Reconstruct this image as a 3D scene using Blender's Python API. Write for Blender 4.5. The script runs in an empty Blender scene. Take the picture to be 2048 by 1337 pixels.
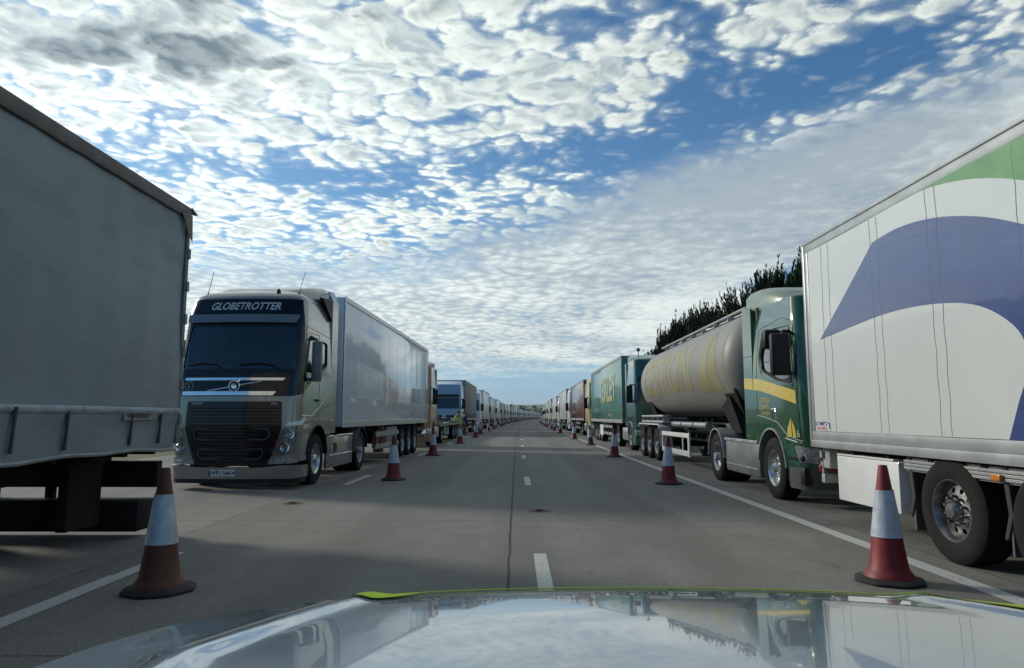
import bpy, bmesh, math, random
import numpy as np
from mathutils import Vector, Matrix
from math import radians as R, sin, cos, pi, sqrt, atan2
random.seed(7)
SC = bpy.context.scene
COL = SC.collection

# ------------------------------------------------------------------ camera
H = 1.4
cam = bpy.data.cameras.new("camera"); camo = bpy.data.objects.new("camera", cam)
COL.objects.link(camo); SC.camera = camo
cam.sensor_width = 36; cam.lens = 1400 / 2048 * 36
cam.clip_start = 0.05; cam.clip_end = 9000
camo.location = (0, 0, H)
camo.rotation_euler = (R(90 + 6.7217), 0, R(0.2439))

# ------------------------------------------------------------------ light
SUN_AZ = R(-62)      # measured from +Y (ahead), negative to the left
SUN_EL = R(23)
sl = bpy.data.lights.new("sun", "SUN"); so = bpy.data.objects.new("sun", sl); COL.objects.link(so)
sl.energy = 2.1; sl.angle = R(9); sl.color = (1, .93, .82)
sdir = Vector((sin(SUN_AZ) * cos(SUN_EL), cos(SUN_AZ) * cos(SUN_EL), sin(SUN_EL)))
so.rotation_euler = sdir.to_track_quat('Z', 'Y').to_euler()
SC.view_settings.view_transform = 'Standard'; SC.view_settings.look = 'None'
SC.view_settings.gamma = 1; SC.view_settings.exposure = 0.32
SC.cycles.max_bounces = 8; SC.cycles.transparent_max_bounces = 12
SC.cycles.caustics_reflective = False; SC.cycles.caustics_refractive = False

# ------------------------------------------------------------------ node expressions
class NT:
    def __init__(s, tree): s.t = tree
    def n(s, typ, **kw):
        nd = s.t.nodes.new(typ)
        for k, v in kw.items(): setattr(nd, k, v)
        return nd
    def put(s, sock, v):
        if isinstance(v, X): s.t.links.new(v.o, sock)
        elif isinstance(v, bpy.types.NodeSocket): s.t.links.new(v, sock)
        elif isinstance(v, (tuple, list)) and len(v) == 3 and sock.type == 'RGBA': sock.default_value = (*v, 1)
        else: sock.default_value = v
    def m(s, op, a, b=None, c=None, clamp=False):
        nd = s.n("ShaderNodeMath", operation=op, use_clamp=clamp)
        s.put(nd.inputs[0], a)
        if b is not None: s.put(nd.inputs[1], b)
        if c is not None: s.put(nd.inputs[2], c)
        return X(s, nd.outputs[0])
    def ss(s, v, a, b, lo=0., hi=1.):
        nd = s.n("ShaderNodeMapRange", interpolation_type='SMOOTHSTEP')
        for i, q in enumerate((v, a, b, lo, hi)): s.put(nd.inputs[i], q)
        return X(s, nd.outputs[0])
    def xyz(s, x, y, z=0.):
        nd = s.n("ShaderNodeCombineXYZ")
        for i, q in enumerate((x, y, z)): s.put(nd.inputs[i], q)
        return X(s, nd.outputs[0])
    def sep(s, v):
        nd = s.n("ShaderNodeSeparateXYZ"); s.put(nd.inputs[0], v)
        return [X(s, o) for o in nd.outputs]
    def noise(s, v, scale, detail=4, rough=.5, dist=0., dim='3D'):
        nd = s.n("ShaderNodeTexNoise", noise_dimensions=dim)
        s.put(nd.inputs['Vector'], v); s.put(nd.inputs['Scale'], scale)
        nd.inputs['Detail'].default_value = detail; nd.inputs['Roughness'].default_value = rough
        nd.inputs['Distortion'].default_value = dist
        return X(s, nd.outputs[0])
    def voro(s, v, scale, smooth=.5, rand=1.):
        nd = s.n("ShaderNodeTexVoronoi", voronoi_dimensions='2D', feature='SMOOTH_F1')
        s.put(nd.inputs['Vector'], v); s.put(nd.inputs['Scale'], scale)
        nd.inputs['Smoothness'].default_value = smooth; nd.inputs['Randomness'].default_value = rand
        return X(s, nd.outputs[0])
    def mix(s, f, a, b, mode='MIX'):
        nd = s.n("ShaderNodeMix", data_type='RGBA', blend_type=mode)
        s.put(nd.inputs[0], f); s.put(nd.inputs[6], a); s.put(nd.inputs[7], b)
        return X(s, nd.outputs[2])
class X:
    def __init__(s, N, o): s.N = N; s.o = o
    def __add__(s, b): return s.N.m('ADD', s, b)
    __radd__ = __add__
    def __sub__(s, b): return s.N.m('SUBTRACT', s, b)
    def __rsub__(s, b): return s.N.m('SUBTRACT', b, s)
    def __mul__(s, b): return s.N.m('MULTIPLY', s, b)
    __rmul__ = __mul__
    def __truediv__(s, b): return s.N.m('DIVIDE', s, b)

# ------------------------------------------------------------------ sky
W = bpy.data.worlds.new("World"); SC.world = W; W.use_nodes = True
N = NT(W.node_tree); N.t.nodes.clear()
def sky():
    SKY_STR = 0.10
    tc = N.n("ShaderNodeTexCoord"); d = X(N, tc.outputs['Generated'])
    x, y, z = N.sep(d)
    st = N.n("ShaderNodeTexSky", sky_type='NISHITA'); st.sun_disc = False
    st.sun_elevation = SUN_EL; st.sun_rotation = SUN_AZ
    st.air_density = 1.0; st.dust_density = 0.6; st.ozone_density = 2.5
    zz = N.m('MAXIMUM', z, 0.0)
    yy = N.m('MAXIMUM', y, 0.25)
    gx = x / yy; gz = zz / yy
    den = zz + 0.06
    px = x / den; py = y / den
    P = N.xyz(px, py, 0.)
    def line(x1, z1, x2, z2):            # signed distance above the line in the direction chart
        L = sqrt((x2-x1)**2 + (z2-z1)**2); nx, nz = -(z2-z1)/L, (x2-x1)/L
        return gx*nx + gz*nz - (x1*nx + z1*nz)
    def blob(cx, cz, rx, rz, ang=0.):
        ca, sa = cos(ang), sin(ang)
        a = ((gx-cx)*ca + (gz-cz)*sa) / rx; b = ((gz-cz)*ca - (gx-cx)*sa) / rz
        return N.m('EXPONENT', (a*a + b*b) * -1.0)
    w1 = N.noise(P, 2.6, 4, .6)
    w2 = N.noise(N.xyz(px + 7., py - 3., 2.), 2.6, 4, .6)
    lf = N.noise(P, .9, 3, .55)
    # --- altocumulus puffs
    bigc = N.noise(N.xyz(px, py, 12.), 1.4, 3, .55)
    def dens(ox, oy):
        Q = N.xyz(px + ox, py + oy, 0.)
        b1 = N.noise(Q, 6.0, 10, .70, .1)
        wx = px + ox + (w1 - .5)*.30 + (b1 - .5)*.10; wy = py*.95 + oy + (w2 - .5)*.30
        v1 = N.voro(N.xyz(wx, wy, 0.), 7.5, .30)
        v2 = N.voro(N.xyz(wx, wy, 0.), 17., .30)
        return b1*.52 + (0.55 - v1)*.33 + (.5 - v2)*.32
    D0 = dens(0., 0.)
    D1 = dens(-.022, .018)
    e1 = N.m('MINIMUM', line(-.03, .275, .73, .54), gz - .232) + (w1-.5)*.13      # above this line: puffs; below: veil
    veil = N.ss(e1, .035, -.07)
    gap = blob(.33, .455, .20, .036, .36) + blob(.53, .53, .20, .045, .22)*.8 + blob(.13, .60, .13, .034, .15)*.75 \
        + blob(.03, .385, .17, .026, .06)*.8 + blob(-.30, .352, .17, .024, -.12)*.6 + blob(.28, .50, .04, .09, 0)*.7 + blob(.20, .375, .10, .020, .35)*.8 \
        + blob(-.52, .375, .12, .04, .2)*.25 + blob(-.10, .42, .05, .03, 0)*.3
    gap = N.m('MINIMUM', gap, 1.)
    solid = blob(-.68, .550, .14, .062, .05) + blob(-.42, .530, .12, .060, -.1)*.9 + blob(-.15, .56, .16, .05, .1)*.28 + blob(-.3, .62, .3, .03, 0.)*.3 + blob(-.50, .545, .08, .03, 0.)*.5      # heavy dark bank up left
    solid2 = blob(-.33, .45, .13, .03, -.12)*.8 + blob(-.02, .52, .12, .09, .5)*.35 + blob(-.55, .62, .3, .08, 0.)*.4
    cov = .248 + (lf - .5)*(-.34) + gap*.34 - solid*.22 - solid2*.12 + N.ss(gz, .45, .25)*.015
    A = N.ss(D0 - cov, -.075, .12)
    A = A + (1. - A)*N.ss(D0 - cov, -.22, -.02)*.17
    lit = N.ss(D0 - D1, -.14, .13)
    thick = N.ss(D0 - cov, .02, .26)
    rv = N.voro(N.xyz(px + (w1-.5)*.3, py*.9 + (w2-.5)*.3, 0.), 12., .3)
    rw = N.m('MAXIMUM', N.ss(gx + (w1-.5)*.5, .38, -.10), N.ss(e1, -.06, .02)*.8)*.85 + .15
    b_rip = N.noise(P, 12., 8, .68, .1)*(1.-rw*.45) + (.62 - rv)*.68*rw
    # --- veil / stratus at the right and lower down
    sn = N.noise(N.xyz(px*.55 + py*.10, py*.55 - px*.20, 0.), 1.2, 6, .58, .2)
    sn2 = N.noise(N.xyz(px*.7, py*.8, 3.), 2.4, 8, .66)
    rip = b_rip
    low = N.ss(gz + (sn2-.5)*.05 + (sn-.5)*.03, .092, .050)           # clean band just over the horizon
    blueleft = blob(-.47, .275, .10, .022, .1)*.6 + blob(.43, .205, .12, .022, .25)*.42
    B = veil * N.ss(sn*.42 + sn2*.30 + rip*.28 - blueleft*.55 + N.ss(e1, -.22, -.05)*.03, .28, .46)
    band = N.ss(sn2, .42, .60) * N.ss(gz, .0, .03)
    B = B * (1.0 - low*.93) + low*band*.12
    B = N.m('MINIMUM', N.m('MAXIMUM', B, 0.), 1.)
    back = N.ss(y, .08, -.25)
    B = B * (1. - back*.75)
    # glow round the hidden sun, up left
    glow = N.m('EXPONENT', ((gx + .66)*(gx + .66)*2.6 + (gz - .42)*(gz - .42)*9.) * -1.0)
    wide = blob(-.5, .3, .75, .35)
    sky_c = N.mix(1., st.outputs[0], (SKY_STR*.44, SKY_STR*.75, SKY_STR*.92), 'MULTIPLY')
    sky_c = N.mix(N.ss(gz, .22, .0)*.75, sky_c, (.27, .44, .62))
    sky_c = N.mix(glow*.12, sky_c, (.62, .74, .84))
    shade = N.m('MAXIMUM', N.m('MINIMUM', lit*.60 + (1. - thick)*.42 - (bigc-.5)*.8, 1.), .05)
    cl = N.mix(shade, (.34, .41, .45), (.80, .86, .81))
    dark = N.m('MINIMUM', N.ss(solid*1.15 + (w1-.5)*2.0 + (w2-.5)*1.6 + (D0-.48)*2.6, .03, .78), 1.)
    cl = N.mix(dark*.85, cl, N.mix(lit*.55 + (1.-thick)*.30 - .02, (.085, .125, .16), (.27, .32, .35)))
    bright = .86 + glow*.42 + wide*.10
    cl = N.mix(1., cl, N.xyz(bright, bright, bright*(.985)), 'MULTIPLY')
    bigv = N.noise(N.xyz(px*.6 + py*.1, py*.45, 8.), .8, 3, .5)
    vs = N.ss(sn*.40 + sn2*.24 + rip*.30 + (bigv-.5)*.35 + blob(.05, .30, .35, .035, .20)*-.10 + .03, .36, .62)
    vc = N.mix(vs, (.31, .375, .42), (.68, .745, .72))
    vc = N.mix(N.ss(gz, .30, .08)*N.ss(gx, .25, -.35)*.6, vc, N.mix(vs, (.46, .52, .54), (.84, .88, .78)))
    vb = .93 + wide*.32
    vc = N.mix(1., vc, N.xyz(vb, vb, vb), 'MULTIPLY')
    out = N.mix(A * (1. - veil) * (1. - back), sky_c, cl)
    out = N.mix(B, out, vc)
    g = N.ss(z, -.02, .0)
    out = N.mix(g, (.10, .11, .09), out)
    bg = N.n("ShaderNodeBackground"); N.put(bg.inputs[0], N.mix(1., out, (1/SKY_STR,)*3, 'MULTIPLY')); bg.inputs[1].default_value = SKY_STR
    ow = N.n("ShaderNodeOutputWorld"); N.t.links.new(bg.outputs[0], ow.inputs[0])
sky()
W.cycles.sampling_method = 'MANUAL'; W.cycles.sample_map_resolution = 512

# ------------------------------------------------------------------ materials
MATS = {}
def mat(name, col=(.5, .5, .5), rough=.5, metal=0., coat=0., var=.12, vscale=3., dirt=0., dirtcol=(.13, .115, .09), bump=0., bscale=30., fine=0., emit=None, spec=.5, stretch=(1, 1, 1), crough=.05):
    if name in MATS: return MATS[name]
    m = bpy.data.materials.new(name); m.use_nodes = True; MATS[name] = m
    T = NT(m.node_tree); T.t.nodes.clear()
    b = T.n("ShaderNodeBsdfPrincipled"); o = T.n("ShaderNodeOutputMaterial"); T.t.links.new(b.outputs[0], o.inputs[0])
    tc = T.n("ShaderNodeTexCoord"); P = X(T, tc.outputs['Object'])
    if stretch != (1, 1, 1):
        x, y, z = T.sep(P); P = T.xyz(x*stretch[0], y*stretch[1], z*stretch[2])
    n1 = T.noise(P, vscale, 5, .6)
    c = T.mix(T.ss(n1, .3, .7), tuple(v*(1-var) for v in col), tuple(min(1, v*(1+var*.6)) for v in col))
    if fine: c = T.mix(T.ss(T.noise(P, 160, 2, .5), .35, .65)*fine, c, tuple(v*.45 for v in col))
    rr = n1*.14 + (rough - .07)
    if dirt:
        n2 = T.noise(P, vscale*.6+.7, 7, .68)
        f = T.ss(n2, .62 - dirt*.35, .78 - dirt*.15) * min(1, dirt*1.3)
        c = T.mix(f, c, dirtcol); rr = rr + f*.35
    T.put(b.inputs['Base Color'], c); T.put(b.inputs['Roughness'], T.m('MINIMUM', T.m('MAXIMUM', rr, .02), 1.))
    b.inputs['Metallic'].default_value = metal; b.inputs['Coat Weight'].default_value = coat
    b.inputs['Coat Roughness'].default_value = crough
    b.inputs['Specular IOR Level'].default_value = spec
    if bump:
        bn = T.n("ShaderNodeBump"); bn.inputs['Strength'].default_value = bump; bn.inputs['Distance'].default_value = .02
        T.put(bn.inputs['Height'], T.noise(P, bscale, 4, .6)); T.t.links.new(bn.outputs[0], b.inputs['Normal'])
    if emit:
        T.put(b.inputs['Emission Color'], emit); b.inputs['Emission Strength'].default_value = 1.
    return m
def glass_mat(name, tint=(.30, .36, .38), refl=1.0):
    if name in MATS: return MATS[name]
    m = bpy.data.materials.new(name); m.use_nodes = True; MATS[name] = m
    T = NT(m.node_tree); T.t.nodes.clear()
    tr = T.n("ShaderNodeBsdfTransparent"); tr.inputs[0].default_value = (*tint, 1)
    gl = T.n("ShaderNodeBsdfGlossy"); gl.inputs['Roughness'].default_value = .02; gl.inputs[0].default_value = (.9, .95, 1, 1)
    fr = T.n("ShaderNodeFresnel"); fr.inputs[0].default_value = 1.5
    mx = T.n("ShaderNodeMixShader"); T.put(mx.inputs[0], T.m('MULTIPLY', X(T, fr.outputs[0]), 1.9*refl, clamp=True))
    T.t.links.new(tr.outputs[0], mx.inputs[1]); T.t.links.new(gl.outputs[0], mx.inputs[2])
    o = T.n("ShaderNodeOutputMaterial"); T.t.links.new(mx.outputs[0], o.inputs[0])
    return m
def paint(name, col=(.5, .5, .5), rough=.35, coat=.6, dirt=.15, metal=0., **k):
    return mat(name, col, rough, metal, coat, var=.08, vscale=1.4, dirt=dirt, dirtcol=(.16, .145, .12), bump=.05, bscale=2.2, **k)

BLACK = mat("black_plastic", (.009, .009, .010), .5, var=.3, spec=.3, dirt=.2)
GLOSSBLACK = mat("gloss_black", (.004, .005, .006), .15, coat=.25, var=.3, spec=.35)
CHASSIS = mat("chassis_black", (.011, .010, .010), .75, var=.4, spec=.25, dirt=.4, dirtcol=(.035, .029, .023))
RUBBER = mat("tyre_rubber", (.011, .011, .011), .85, var=.3, spec=.3, vscale=6, dirt=.45, dirtcol=(.035, .031, .026), bump=.4, bscale=60)
CHROME = mat("chrome", (.85, .86, .86), .12, metal=1., var=.05)
ALLOY = mat("alloy", (.62, .63, .63), .32, metal=1., var=.2, vscale=8, dirt=.35)
STEELRIM = mat("steel_rim", (.42, .43, .43), .45, metal=.5, var=.25, vscale=8, dirt=.5)
GALV = mat("galvanised_steel", (.36, .37, .37), .5, metal=.6, var=.3, vscale=5, dirt=.4)
WHITEP = paint("white_paint", (.72, .74, .72))
GLASS = glass_mat("window_glass", (.42, .50, .52)); SIDEGLASS = glass_mat("side_glass", (.72, .80, .80))
LENS = glass_mat("lamp_lens", (.75, .8, .82), .9)
REFLEC = mat("lamp_reflector", (.8, .82, .84), .15, metal=1.)
AMBER = mat("amber_lens", (.55, .16, .02), .3, coat=.5)
REDLENS = mat("red_lens", (.35, .012, .012), .3, coat=.5)
INTERIOR = mat("cab_trim", (.05, .048, .045), .8)
SEAT = mat("seat_fabric", (.06, .06, .07), .9)
PLATEW = mat("plate_white", (.68, .70, .70), .4)
INK = mat("dark_lettering", (.02, .025, .04), .5)

# ------------------------------------------------------------------ mesh helpers
class MB:
    def __init__(s): s.v = []; s.f = []; s.m = []; s.cur = 0
    def add(s, vs, fs):
        o = len(s.v); s.v += [tuple(v) for v in vs]
        for f in fs: s.f.append([i + o for i in f]); s.m.append(s.cur)
        return s
    def mat(s, i): s.cur = i; return s
    def box(s, x0, x1, y0, y1, z0, z1, b=0.):
        b = min(b, (x1-x0)*.3, (y1-y0)*.3, (z1-z0)*.3)
        if b <= 0:
            vs = [(x, y, z) for x in (x0, x1) for y in (y0, y1) for z in (z0, z1)]
            return s.add(vs, [(0,1,3,2), (4,6,7,5), (0,4,5,1), (2,3,7,6), (0,2,6,4), (1,5,7,3)])
        bm = bmesh.new(); bmesh.ops.create_cube(bm, size=1)
        for v in bm.verts: v.co = Vector(((x0+x1)/2 + v.co.x*(x1-x0), (y0+y1)/2 + v.co.y*(y1-y0), (z0+z1)/2 + v.co.z*(z1-z0)))
        bmesh.ops.bevel(bm, geom=bm.edges[:], offset=b, segments=2, affect='EDGES', profile=.5)
        bm.verts.index_update(); s.add([v.co for v in bm.verts], [[v.index for v in f.verts] for f in bm.faces]); bm.free()
        return s
    def loft(s, rings, cap=True, closed=True):
        n = len(rings[0]); vs = [p for r in rings for p in r]; fs = []
        for i in range(len(rings)-1):
            for j in range(n if closed else n-1):
                k = (j+1) % n; fs.append((i*n+j, i*n+k, (i+1)*n+k, (i+1)*n+j))
        if cap: fs.append(tuple(range(n))[::-1]); fs.append(tuple((len(rings)-1)*n+j for j in range(n)))
        return s.add(vs, fs)
    def tube(s, pts, r, n=8, cap=True):
        pts = [Vector(p) for p in pts]; rr = r if isinstance(r, (list, tuple)) else [r]*len(pts); rings = []
        for i, p in enumerate(pts):
            t = (pts[min(i+1, len(pts)-1)] - pts[max(i-1, 0)]).normalized()
            a = t.cross(Vector((0, 0, 1)) if abs(t.z) < .9 else Vector((0, 1, 0))).normalized(); b = t.cross(a)
            rings.append([p + (a*cos(2*pi*k/n) + b*sin(2*pi*k/n))*rr[i] for k in range(n)])
        return s.loft(rings, cap)
    def lathe(s, prof, n=32, axis='x', c=(0, 0, 0), cap=False):
        rings = []
        for (h, r) in prof:
            ring = []
            for k in range(n):
                a = 2*pi*k/n
                if axis == 'x': ring.append((c[0]+h, c[1]+r*cos(a), c[2]+r*sin(a)))
                elif axis == 'y': ring.append((c[0]+r*cos(a), c[1]+h, c[2]+r*sin(a)))
                else: ring.append((c[0]+r*cos(a), c[1]+r*sin(a), c[2]+h))
            rings.append(ring)
        return s.loft(rings, cap)
    def mesh(s, name, smooth=None):
        me = bpy.data.meshes.new(name); me.from_pydata(s.v, [], s.f)
        for i, m_ in enumerate(s.m):
            if m_: me.polygons[i].material_index = m_
        bm = bmesh.new(); bm.from_mesh(me); bmesh.ops.recalc_face_normals(bm, faces=bm.faces[:])
        bm.to_mesh(me); bm.free()
        if smooth is not None:
            for p in me.polygons: p.use_smooth = True
            me.set_sharp_from_angle(angle=R(smooth))
        return me
CACHE = {}
def cached(key, fn):
    if key not in CACHE: CACHE[key] = fn()
    return CACHE[key]
def ob(name, me, mats, parent=None, loc=(0, 0, 0), rz=0., scale=None):
    if not isinstance(mats, (list, tuple)): mats = [mats]
    while len(me.materials) < len(mats): me.materials.append(None)
    o = bpy.data.objects.new(name, me); COL.objects.link(o); o.parent = parent
    o.location = loc; o.rotation_euler = (0, 0, rz)
    if scale: o.scale = scale
    for i, m_ in enumerate(mats):
        o.material_slots[i].link = 'OBJECT'; o.material_slots[i].material = m_
    return o
def tag(o, label=None, cat=None, group=None, kind=None):
    for k, v in (('label', label), ('category', cat), ('group', group), ('kind', kind)):
        if v: o[k] = v
    return o
def empty(name, loc, rz, label, cat, group=None):
    o = bpy.data.objects.new(name, None); COL.objects.link(o); o.location = loc; o.rotation_euler = (0, 0, rz)
    o.empty_display_size = .2
    return tag(o, label, cat, group)
def rp(pts, r=.06, n=4):
    out = []; L = len(pts)
    for i in range(L):
        p0, p, p1 = (Vector(pts[(i-1) % L]), Vector(pts[i]), Vector(pts[(i+1) % L]))
        a = (p0-p); b = (p1-p); q = min(r, a.length*.45, b.length*.45)
        A = p + a.normalized()*q; B = p + b.normalized()*q
        for k in range(n+1):
            t = k/n; out.append(tuple(A*(1-t)**2 + p*2*t*(1-t) + B*t*t))
    return out
def normal(S, a, b, e=.01):
    v = (Vector(S(a+e, b)) - Vector(S(a-e, b))).cross(Vector(S(a, b+e)) - Vector(S(a, b-e)))
    return v.normalized() if v.length > 1e-12 else Vector((0, 0, 1))
def patch(S, poly, holes=(), off=.004, th=.0, step=.15, name='patch', smooth=35, stepb=None):
    bm = bmesh.new(); es = []
    for loop in [poly] + list(holes):
        vs = [bm.verts.new((p[0], p[1], 0)) for p in loop]
        for i in range(len(vs)): es.append(bm.edges.new((vs[i], vs[(i+1) % len(vs)])))
    bmesh.ops.triangle_fill(bm, use_beauty=True, use_dissolve=False, edges=es)
    return _wrap(bm, S, off, th, step, name, smooth, stepb)
def _wrap(bm, S, off, th, step, name, smooth, stepb=None):
    xs = [v.co.x for v in bm.verts]; ys = [v.co.y for v in bm.verts]
    for ax, lo, hi, st in ((0, min(xs), max(xs), step), (1, min(ys), max(ys), stepb or step)):
        if not st: continue
        k = math.floor(lo/st)+1
        while k*st < hi - 1e-5:
            co = [0, 0, 0]; co[ax] = k*st; no = [0, 0, 0]; no[ax] = 1
            bmesh.ops.bisect_plane(bm, geom=bm.verts[:]+bm.edges[:]+bm.faces[:], plane_co=co, plane_no=no, dist=1e-6); k += 1
    bmesh.ops.recalc_face_normals(bm, faces=bm.faces[:])
    for f in bm.faces:
        if f.normal.z < 0: f.normal_flip()
    bm.verts.index_update(); n = len(bm.verts)
    uv = [(v.co.x, v.co.y) for v in bm.verts]; nr = [normal(S, *p) for p in uv]; base = [Vector(S(*p)) for p in uv]
    vs = [b + q*off for b, q in zip(base, nr)]; fs = [[v.index for v in f.verts] for f in bm.faces]
    if th:
        vs += [b + q*(off-th) for b, q in zip(base, nr)]
        be = [(l.vert.index, l.link_loop_next.vert.index) for f in bm.faces for l in f.loops if len(l.edge.link_faces) == 1]
        fs = fs + [[i+n for i in f][::-1] for f in fs] + [[b, a, a+n, b+n] for a, b in be]
    bm.free()
    me = bpy.data.meshes.new(name); me.from_pydata([tuple(v) for v in vs], [], fs)
    for p in me.polygons: p.use_smooth = True
    if th: me.set_sharp_from_angle(angle=R(smooth))
    else: me.normals_split_custom_set_from_vertices([tuple(q) for q in nr])
    return me
def text_mesh(S, txt, a0, b0, size, off=.006, step=.2, name='lettering', sx=1., shear=0., bold=0., align='CENTER'):
    cu = bpy.data.curves.new(name, 'FONT'); cu.body = txt; cu.size = size; cu.align_x = align; cu.align_y = 'CENTER'
    cu.shear = shear; cu.offset = bold; cu.resolution_u = 3
    o = bpy.data.objects.new(name, cu); COL.objects.link(o)
    me = bpy.data.meshes.new_from_object(o.evaluated_get(bpy.context.evaluated_depsgraph_get()))
    bpy.data.objects.remove(o); bpy.data.curves.remove(cu)
    bm = bmesh.new(); bm.from_mesh(me); bpy.data.meshes.remove(me)
    for v in bm.verts: v.co.x = a0 + v.co.x*sx; v.co.y = b0 + v.co.y
    return _wrap(bm, S, off, 0, step, name, 30)
def rect(a0, a1, b0, b1): return [(a0, b0), (a1, b0), (a1, b1), (a0, b1)]
def lerp_table(t, z):
    if z <= t[0][0]: return t[0][1]
    for (a, p), (b, q) in zip(t, t[1:]):
        if z <= b: return p + (q-p)*(z-a)/(b-a)
    return t[-1][1]
def sstep(a, b, x): t = max(0, min(1, (x-a)/(b-a))); return t*t*(3-2*t)

# ------------------------------------------------------------------ road and ground
def dx(Y): return 8.5e-5*Y*abs(Y) if Y > 0 else 0.
def strip_mesh(name, x0, x1, y0, y1, z, step=6., nx=1):
    n = max(1, int((y1-y0)/step)); vs = []; fs = []; uvs = []
    for i in range(n+1):
        y = y0+(y1-y0)*i/n
        for j in range(nx+1): 
            x = x0+(x1-x0)*j/nx; vs.append((x+dx(y), y, z)); uvs.append((x, y))
    for i in range(n):
        for j in range(nx): a = i*(nx+1)+j; fs.append((a, a+1, a+nx+2, a+nx+1))
    me = bpy.data.meshes.new(name); me.from_pydata(vs, [], fs)
    uv = me.uv_layers.new(name='lane')
    for l in me.loops: uv.data[l.index].uv = uvs[l.vertex_index]
    return me
def concrete():
    m = bpy.data.materials.new("road_concrete"); m.use_nodes = True
    T = NT(m.node_tree); T.t.nodes.clear()
    b = T.n("ShaderNodeBsdfPrincipled"); o = T.n("ShaderNodeOutputMaterial"); T.t.links.new(b.outputs[0], o.inputs[0])
    uv = T.n("ShaderNodeUVMap"); uv.uv_map = 'lane'; P = X(T, uv.outputs[0]); x, y, _ = T.sep(P)
    Q = T.xyz(x, y, 0.)
    big = T.noise(T.xyz(x*.9, y*.16, 0.), .9, 5, .6); med = T.noise(Q, 2.2, 6, .65); fin = T.noise(Q, 42, 3, .7); agg = T.noise(Q, 120, 2, .6)
    c = T.mix(T.ss(big, .3, .7), (.200, .194, .172), (.255, .249, .222))
    c = T.mix(T.ss(med, .35, .7)*.5, c, (.155, .147, .125))
    c = T.mix(T.ss(fin, .44, .60)*.65, c, (.105, .10, .085))
    c = T.mix(T.ss(agg, .56, .66)*.65, c, (.44, .42, .38))
    gr = T.noise(Q, 75, 2, .6); c = T.mix(T.ss(gr, .58, .70)*.5, c, (.06, .058, .05))
    # wheel tracks: slightly darker, polished
    trk = T.m('COSINE', (x - .05)*(2*pi/1.85))
    c = T.mix(T.ss(trk, .0, 1.)*T.ss(big, .2, .7)*.5, c, (.125, .118, .10))
    # joints
    wob = (T.noise(T.xyz(0., y, 0.), 1.1, 4, .6) - .5)*.05
    def ln(v, w): return T.ss(T.m('ABSOLUTE', v), w, w*.4)
    j = ln(x + .06 + wob, .018)
    for xo in (-3.95, 4.25, -7.75): j = T.m('MAXIMUM', j, ln(x - xo + wob, .013)*.7)
    yy = T.m('MODULO', y + 300.0 - 10.0, 5.4); 
    yw = (T.noise(T.xyz(x, 0., 0.), 1.5, 3, .6) - .5)*.03
    j = T.m('MAXIMUM', j, ln(yy - 2.7 + yw, .013)*.75)
    crack = T.noise(Q, .55, 8, .6, .6)
    j = T.m('MAXIMUM', j, ln(crack - .5, .0035)*T.ss(T.noise(Q, .12, 1, .5), .52, .62)*.6)
    c = T.mix(j*.85, c, (.022, .021, .019))
    st = T.ss(T.noise(T.xyz(x*1.4, y*.35, 5.), 1.0, 6, .7), .62, .76)
    c = T.mix(st*.6, c, (.075, .07, .06))
    drip = T.ss(T.noise(T.xyz(x*3., y*.9, 9.), 1.6, 5, .6), .66, .74)*T.ss(T.m('COSINE', (x-.05)*(2*pi/1.85)), .2, -.8); c = T.mix(drip*.5, c, (.055, .05, .045))
    pat = T.ss(T.noise(T.xyz(x*.5, y*.12, 2.), 2.2, 2, .5), .50, .53); c = T.mix(pat*.16, c, (.10, .10, .09))
    T.put(b.inputs['Base Color'], c); T.put(b.inputs['Roughness'], .78 + fin*.15)
    b.inputs['Specular IOR Level'].default_value = .35
    bn = T.n("ShaderNodeBump"); bn.inputs['Strength'].default_value = .5; bn.inputs['Distance'].default_value = .006
    T.put(bn.inputs['Height'], fin*.6 + agg*.4 - j*1.2); T.t.links.new(bn.outputs[0], b.inputs['Normal'])
    return m
g = MB(); g.add([(-4000, -800, -.06), (4000, -800, -.06), (4000, 7000, -.06), (-4000, 7000, -.06)], [(0, 1, 2, 3)])
gm = mat("meadow_ground", (.085, .10, .035), .95, var=.45, vscale=.05, dirt=.35, dirtcol=(.16, .14, .07), bump=.8, bscale=3)
tag(ob("ground", g.mesh("ground"), gm), kind='structure')
tag(ob("road", strip_mesh("road", -12.5, 8.6, -30, 700, 0, 4.), concrete()), kind='structure')
tag(ob("verge", strip_mesh("verge", 8.6, 40, -30, 700, -.03, 6.), mat("verge_grass", (.06, .085, .025), .95, var=.5, vscale=.8, bump=1., bscale=12)), kind='structure')
def marking_mat():
    m = bpy.data.materials.new("worn_line_paint"); m.use_nodes = True; T = NT(m.node_tree); T.t.nodes.clear()
    b = T.n("ShaderNodeBsdfPrincipled"); o = T.n("ShaderNodeOutputMaterial")
    uv = T.n("ShaderNodeUVMap"); uv.uv_map = 'lane'; P = X(T, uv.outputs[0])
    n1 = T.noise(P, 26, 5, .75); n2 = T.noise(P, 2.0, 4, .6)
    c = T.mix(T.ss(n1, .3, .7), (.36, .37, .35), (.56, .57, .54)); T.put(b.inputs['Base Color'], c); b.inputs['Roughness'].default_value = .7
    tr = T.n("ShaderNodeBsdfTransparent"); mx = T.n("ShaderNodeMixShader")
    T.put(mx.inputs[0], T.ss(n1*.6 + n2*.4, .56, .66)*.7); T.t.links.new(b.outputs[0], mx.inputs[1]); T.t.links.new(tr.outputs[0], mx.inputs[2])
    T.t.links.new(mx.outputs[0], o.inputs[0]); return m
LINE = marking_mat()
tag(ob("edge_line", strip_mesh("edge_line", 3.75, 3.93, -20, 600, .004, 3.), LINE), kind='structure')
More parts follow.
